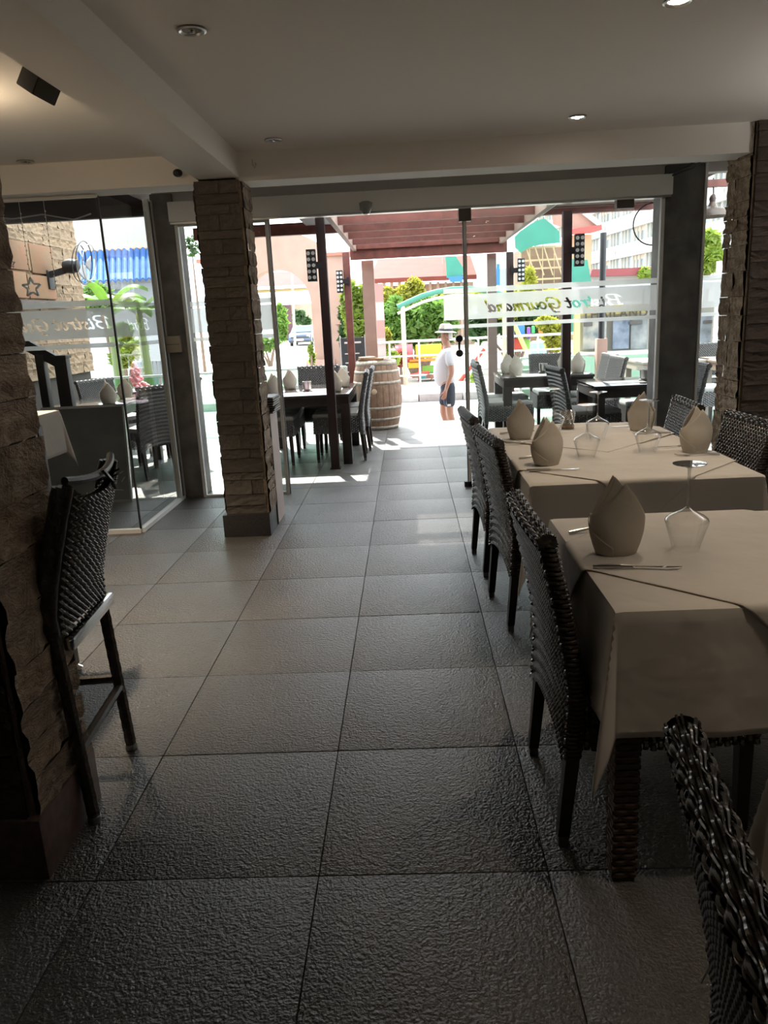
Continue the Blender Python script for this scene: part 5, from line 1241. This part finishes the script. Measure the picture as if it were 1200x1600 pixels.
# pavilion under scaffolding
tp = thing('scaffolded_pavilion', 'brown pavilion under bamboo scaffolding and green netting', 'pavilion', at(845, 460, 36)); tp.location.z = SZ
pbox('body', 815, 385, 880, None, 37, 3, M('brown_pavilion', (0.192, 0.118, 0.0814), .8, var=.3, vs_=.8), tp)
for u in (814, 828, 848, 866, 882): pbox('scaffold_pole', u-.8, 378, u+.8, None, 36.3, .06, M('bamboo', (0.407, 0.311, 0.185), .6), tp, .005)
for v in (386, 406, 419, 436): pbox('scaffold_rail', 808, v-.8, 888, v+.8, 36.2, .06, M('bamboo', (0, 0, 0)), tp, .005)
NET = M('green_netting', (0.0666, 0.296, 0.229), .6, var=.12, vs_=.7, trans=.35)
def sheet(name, P, y, parent, mt_, d=.05):
    q = [at(u, v, y)-parent.location for u, v in P]; n = len(q); m = MB()
    m.v = [tuple(a) for a in q]+[tuple(a+V(0, d, 0)) for a in q]; m.f = [tuple(range(n)), tuple(reversed(range(n, 2*n)))]+[(i, (i+1) % n, n+(i+1) % n, n+i) for i in range(n)]
    return m.build(name, mt_, parent, smooth=False, fix=True)
sheet('netting', [(804, 370), (818, 356), (836, 346), (850, 341), (862, 350), (874, 362), (875, 379), (845, 382), (828, 386), (814, 395), (805, 387)], 35.8, tp, NET)
sheet('netting', [(884, 404), (918, 406), (924, 440), (922, 520), (884, 520)], 35.9, tp, NET); sheet('netting', [(696, 401), (712, 400), (725, 420), (722, 432), (698, 434)], 35, tp, NET)
sheet('blue_tarp', [(700, 433), (724, 431), (722, 440), (704, 441)], 34.9, tp, M('blue_tarp', (.03, .15, .55), .5)); sheet('blue_tarp', [(776, 412), (781, 412), (781, 446), (775, 446)], 34.9, tp, M('blue_tarp', (0, 0, 0)))
sheet('grey_wall', [(780, 420), (800, 418), (800, 450), (780, 450)], 36.5, tp, M('grey_wall', (.32, .33, .36), .8))
for k in range(4): m = MB(); a = at(822+14*k, 386, 36.1)-tp.location; b = at(836+14*k, 430, 36.1)-tp.location; m.tube([a, b], .03, 6); m.build('scaffold_brace', M('bamboo', (0, 0, 0)), tp)
# red gable
rg = thing('gabled_temple', 'temple gable with a red fascia between the posts on the right', 'temple', at(905, 400, 46)); rg.location.z = SZ
sheet('gable', [(862, 330), (900, 318), (940, 352), (886, 358), (864, 350)], 46, rg, M('pale_red_gable', (0.311, 0.178, 0.141), .8)); sheet('bargeboard', [(892, 320), (900, 316), (944, 351), (934, 353)], 45.8, rg, M('white_barge', (0.555, 0.54, 0.518), .7), .3)
sheet('red_fascia', [(884, 359), (940, 351), (941, 359), (926, 363), (884, 366)], 45.7, rg, M('bright_red', (.62, .06, .05), .6), .4); pbox('wall', 884, 366, 925, None, 46.5, 1, M('gold_wall', (0.37, 0.266, 0.163), .8), rg)
# long white building
wb = thing('white_building', 'long white building with rows of windows receding on the right', 'building', (0, 0, SZ))
fx = lambda y: 39-.1*y
WBW = M('white_facade', (0.414, 0.414, 0.414), .8); PANE = M('grey_pane', (.22, .25, .27), .25, var=.4, vs_=.2); FRM = M('cream_frame', (0.533, 0.503, 0.444), .7)
Y0, Y1 = 62., 150.
dirv = V(fx(Y1)-fx(Y0), Y1-Y0, 0).normalized(); nv = V(-dirv.y, dirv.x, 0)
rotm = Matrix((dirv, nv, V(0, 0, 1))).transposed(); org = V(fx(Y0), Y0, SZ); LNG = (V(fx(Y1), Y1, 0)-V(fx(Y0), Y0, 0)).length
zr = [(6.0, 7.7), (9.3, 11.0), (12.7, 14.4), (16.1, 17.8)]
m = MB(); m.box(0, LNG, -8, -.5, 0, 19.4, rot=rotm, o=(org.x, org.y, 0)); m.build('facade', PANE if False else M('grey_back_wall', (.5, .5, .5), .8), wb, smooth=False)  # even mid grey wall behind the window bands
for k, (z0, z1) in enumerate([(0, zr[0][0])]+[(zr[i][1], zr[i+1][0]) for i in range(3)]+[(zr[3][1], 19.6)]):
    m = MB(); m.box(0, LNG, -.5, .45, z0, z1, rot=rotm, o=(org.x, org.y, 0)); m.build('floor_band', WBW, wb, smooth=False)
m = MB(); m.box(0, 4.2, 0, .06, 0, 1.7); fr_me = None
mw = MB()
for a, b in ((0, .25), (1.95, 2.05), (3.05, 3.12)): mw.box(a, b, -.1, .12, 0, 1.7)
win_me = mw.mesh('window', FRM, smooth=False)
mp = MB(); mp.box(.25, 4.0, -.15, -.1, 0, 1.7); pane_me = mp.mesh('pane', PANE)
mp = MB(); mp.box(.25, 4.0, -.1, -.06, 1.15, 1.7); blind_me = mp.mesh('blind', M('tan_blind', (.42, .34, .28), .8))
rz = math.atan2(dirv.y, dirv.x)
for z0, z1 in zr:
    for k in range(int(LNG/4)):
        p = org+dirv*(4*k); o = link('window', win_me, wb, V(p.x, p.y, z0)); o.rotation_euler = (0, 0, rz)
        link('pane', pane_me, o)
        if (k*7+int(z0)) % 3 == 0: link('blind', blind_me, o)
        if (k*5+int(z0)) % 4 == 0:
            m = MB(); q = p+dirv*1.2+nv*.6
            b_ = link('air_conditioner', bpy.data.meshes['ac_unit'] if 'ac_unit' in bpy.data.meshes else (lambda mm: (mm.bevbox(-.4, .4, 0, .35, 0, .6, r=.04), mm.mesh('ac_unit', M('grey_plastic_ac', (.5, .5, .5), .6)))[1])(MB()), wb, V(q.x, q.y, z0-1.1)); b_.rotation_euler = (0, 0, rz)
rw = thing('red_awning_roof', 'dark red roof below the white building', 'roof', at(960, 426, 40)); sheet('roof_sheet', [(925, 421), (1022, 417), (1026, 429), (922, 432)], 40, rw, M('maroon_roof', (0.222, 0.0444, 0.0518), .6), 2.5); sheet('wall', [(926, 432), (1026, 429), (1026, 470), (926, 470)], 40.5, rw, WBW, 1.5)

# ------------------------------------------------------------------ the walking man
SKIN = M('skin', (0.311, 0.152, 0.104), .55); SHIRT = M('white_cotton', (0.459, 0.451, 0.481), .85, bump=.15, bs=14, bdist=.02); SHORTS = M('navy_cotton', (.016, .020, .034), .85)
man = thing('person', 'man in white T-shirt, navy shorts and pale hat walking left on the street', 'person', (.58, 11.45, SZ))
def skin_obj(name, mat, verts, edges, radii, root=0, sub=2):
    me = bpy.data.meshes.new(name); me.from_pydata(verts, edges, []); me.materials.append(mat)
    o = link(name, me, man)
    md = o.modifiers.new('skin', 'SKIN'); md.use_smooth_shade = True; md.branch_smoothing = .3
    for v, r in zip(me.skin_vertices[0].data, radii): v.radius = r if isinstance(r, tuple) else (r, r); v.use_root = False
    me.skin_vertices[0].data[root].use_root = True
    s = o.modifiers.new('sub', 'SUBSURF'); s.levels = sub; s.render_levels = sub
    return o
class Sk:
    def __init__(s): s.v = []; s.e = []; s.r = []
    def add(s, p, r, parent=None):
        s.v.append(p); s.r.append(r); i = len(s.v)-1
        if parent is not None: s.e.append((parent, i))
        return i
    def chain(s, parent, lst):
        for p, r in lst: parent = s.add(p, r, parent)
        return parent
k = Sk(); pel = k.add((0, 0, .90), (.10, .115))
ch_ = k.chain(pel, [((-.03, 0, 1.05), (.11, .12)), ((-.015, 0, 1.20), (.105, .13)), ((.02, 0, 1.35), (.085, .12))])
nk = k.chain(ch_, [((.015, 0, 1.42), .058), ((.0, 0, 1.475), .057)])
k.chain(nk, [((-.022, 0, 1.525), (.075, .066)), ((-.01, 0, 1.585), (.094, .076)), ((.004, 0, 1.64), (.080, .068))])
# far leg steps forward, near leg behind
k.chain(pel, [((-.01, .095, .80), .088), ((-.075, .10, .47), .056), ((-.03, .10, .33), .054), ((.03, .10, .10), .036), ((-.01, .10, .045), .038), ((-.13, .10, .03), .032)])
k.chain(pel, [((.005, -.095, .80), .09), ((.015, -.10, .47), .058), ((.05, -.10, .33), .056), ((.06, -.10, .10), .037), ((.03, -.10, .045), .038), ((-.10, -.10, .03), .032)])
def arm(side, el, wr, pm, fdir, up):
    a = k.chain(ch_, [((.02, side*.17, 1.335), .058), (el, .042), (wr, .027), (pm, (.032, .02))])
    pv, fd, uv = V(*pm), V(*fdir).normalized(), V(*up).normalized()
    for q, (o_, l) in enumerate(((-.024, .062), (-.008, .072), (.008, .068), (.024, .054))):
        b = pv+uv*o_+fd*.02; c = b+fd*l*.5; d = c+(fd*.7+V(-.5, 0, 0)*.7).normalized()*l*.5
        k.chain(a, [(tuple(b), .0095), (tuple(c), .0085), (tuple(d), .0075)])
    b = pv+uv*-.028-fd*.01; c = b+(uv*-.7+fd*.7).normalized()*.03; k.chain(a, [(tuple(b), .011), (tuple(c), .0095), (tuple(c+fd*.028), .008)])
arm(-1, (.055, -.225, 1.07), (-.03, -.235, .84), (-.055, -.235, .765), (-.25, 0, -1), (1, 0, -.2))
arm(1, (.03, .22, 1.08), (-.16, .17, 1.00), (-.225, .15, 1.00), (-1, -.1, .05), (0, 0, 1))
skin_obj('body', SKIN, k.v, k.e, k.r, pel)
k = Sk(); a = k.add((-.02, 0, .815), (.160, .182)); b = k.chain(a, [((-.045, 0, 1.09), (.165, .180)), ((-.028, 0, 1.22), (.150, .180)), ((.018, 0, 1.35), (.110, .15))])
k.add((.015, 0, 1.415), .068, b)
k.chain(b, [((.02, -.175, 1.345), .076), ((.045, -.212, 1.14), .068)]); k.chain(b, [((.02, .175, 1.345), .076), ((.03, .212, 1.14), .068)])
skin_obj('t_shirt', SHIRT, k.v, k.e, k.r, a)
k = Sk(); a = k.add((0, 0, .965), (.125, .15)); k.add((0, 0, .87), (.138, .158), a)
k.chain(1, [((-.005, .095, .78), .105), ((-.062, .10, .54), .088)]); k.chain(1, [((.01, -.095, .78), .107), ((.015, -.10, .54), .09)])
skin_obj('shorts', SHORTS, k.v, k.e, k.r, a)
m = MB(); m.lathe([(.0, .118), (.05, .115), (.075, .10), (.086, .06), (.092, .012), (.135, -.004), (.142, -.012), (.135, -.012), (.09, .0), (.0, .004)], 28, squash=(1.12, .95)); rt = Matrix.Rotation(.06, 3, 'Y')
m.v = [tuple(rt @ V(*p)+V(-.004, 0, 1.635)) for p in m.v]; hat = m.build('hat', M('straw_hat', (0.414, 0.385, 0.333), .85, bump=.3, bs=200), man)
m = MB(); m.lathe([(.0925, .014), (.0935, .016), (.090, .042), (.089, .044)], 28, squash=(1.12, .95), caps=False); m.v = [tuple(rt @ V(*p)+V(-.004, 0, 1.635)) for p in m.v]; m.build('hat_band', M('dark_hat_band', (.06, .06, .07), .8), hat)
m = MB(); m.ico(.016, (-.106, 0, 1.56), 2, (1.2, .8, 1.3)); m.build('nose', SKIN, man)
for s in (-1, 1):
    m = MB(); m.ico(.024, (.012, s*.076, 1.565), 2, (.9, .35, 1.3)); m.build('ear', SKIN, man)
    m = MB(); m.ico(.011, (-.09, s*.034, 1.583), 2); m.build('eye', M('eye', (.05, .04, .04), .2), man)
m = MB(); m.tube([(-.089, -.025, 1.522), (-.098, 0, 1.522), (-.089, .025, 1.522)], .006, 6); m.build('mouth', M('lips', (.40, .16, .13), .6), man)
m = MB(); m.quad_sheet(lambda u, v: V(.004+.090*math.cos(pi*(-.42+.84*u)), .079*math.sin(pi*(-.42+.84*u)), 1.525+.105*v), 14, 5); o = m.build('hair', M('grey_hair', (.45, .43, .41), .8), man); o.modifiers.new('t', 'SOLIDIFY').thickness = .008
for s, x in ((1, -.02), (-1, .02)):
    m = MB(); m.bevbox(x-.15, x+.09, s*.10-.05, s*.10+.05, 0, .035, r=.012); m.build('sandal', M('brown_sandal', (.10, .06, .04), .7), man)
m = MB(); m.box(-.02, .03, -.196, -.19, .58, .61); m.build('shorts_mark', M('pale_print', (.6, .62, .65), .8), man)
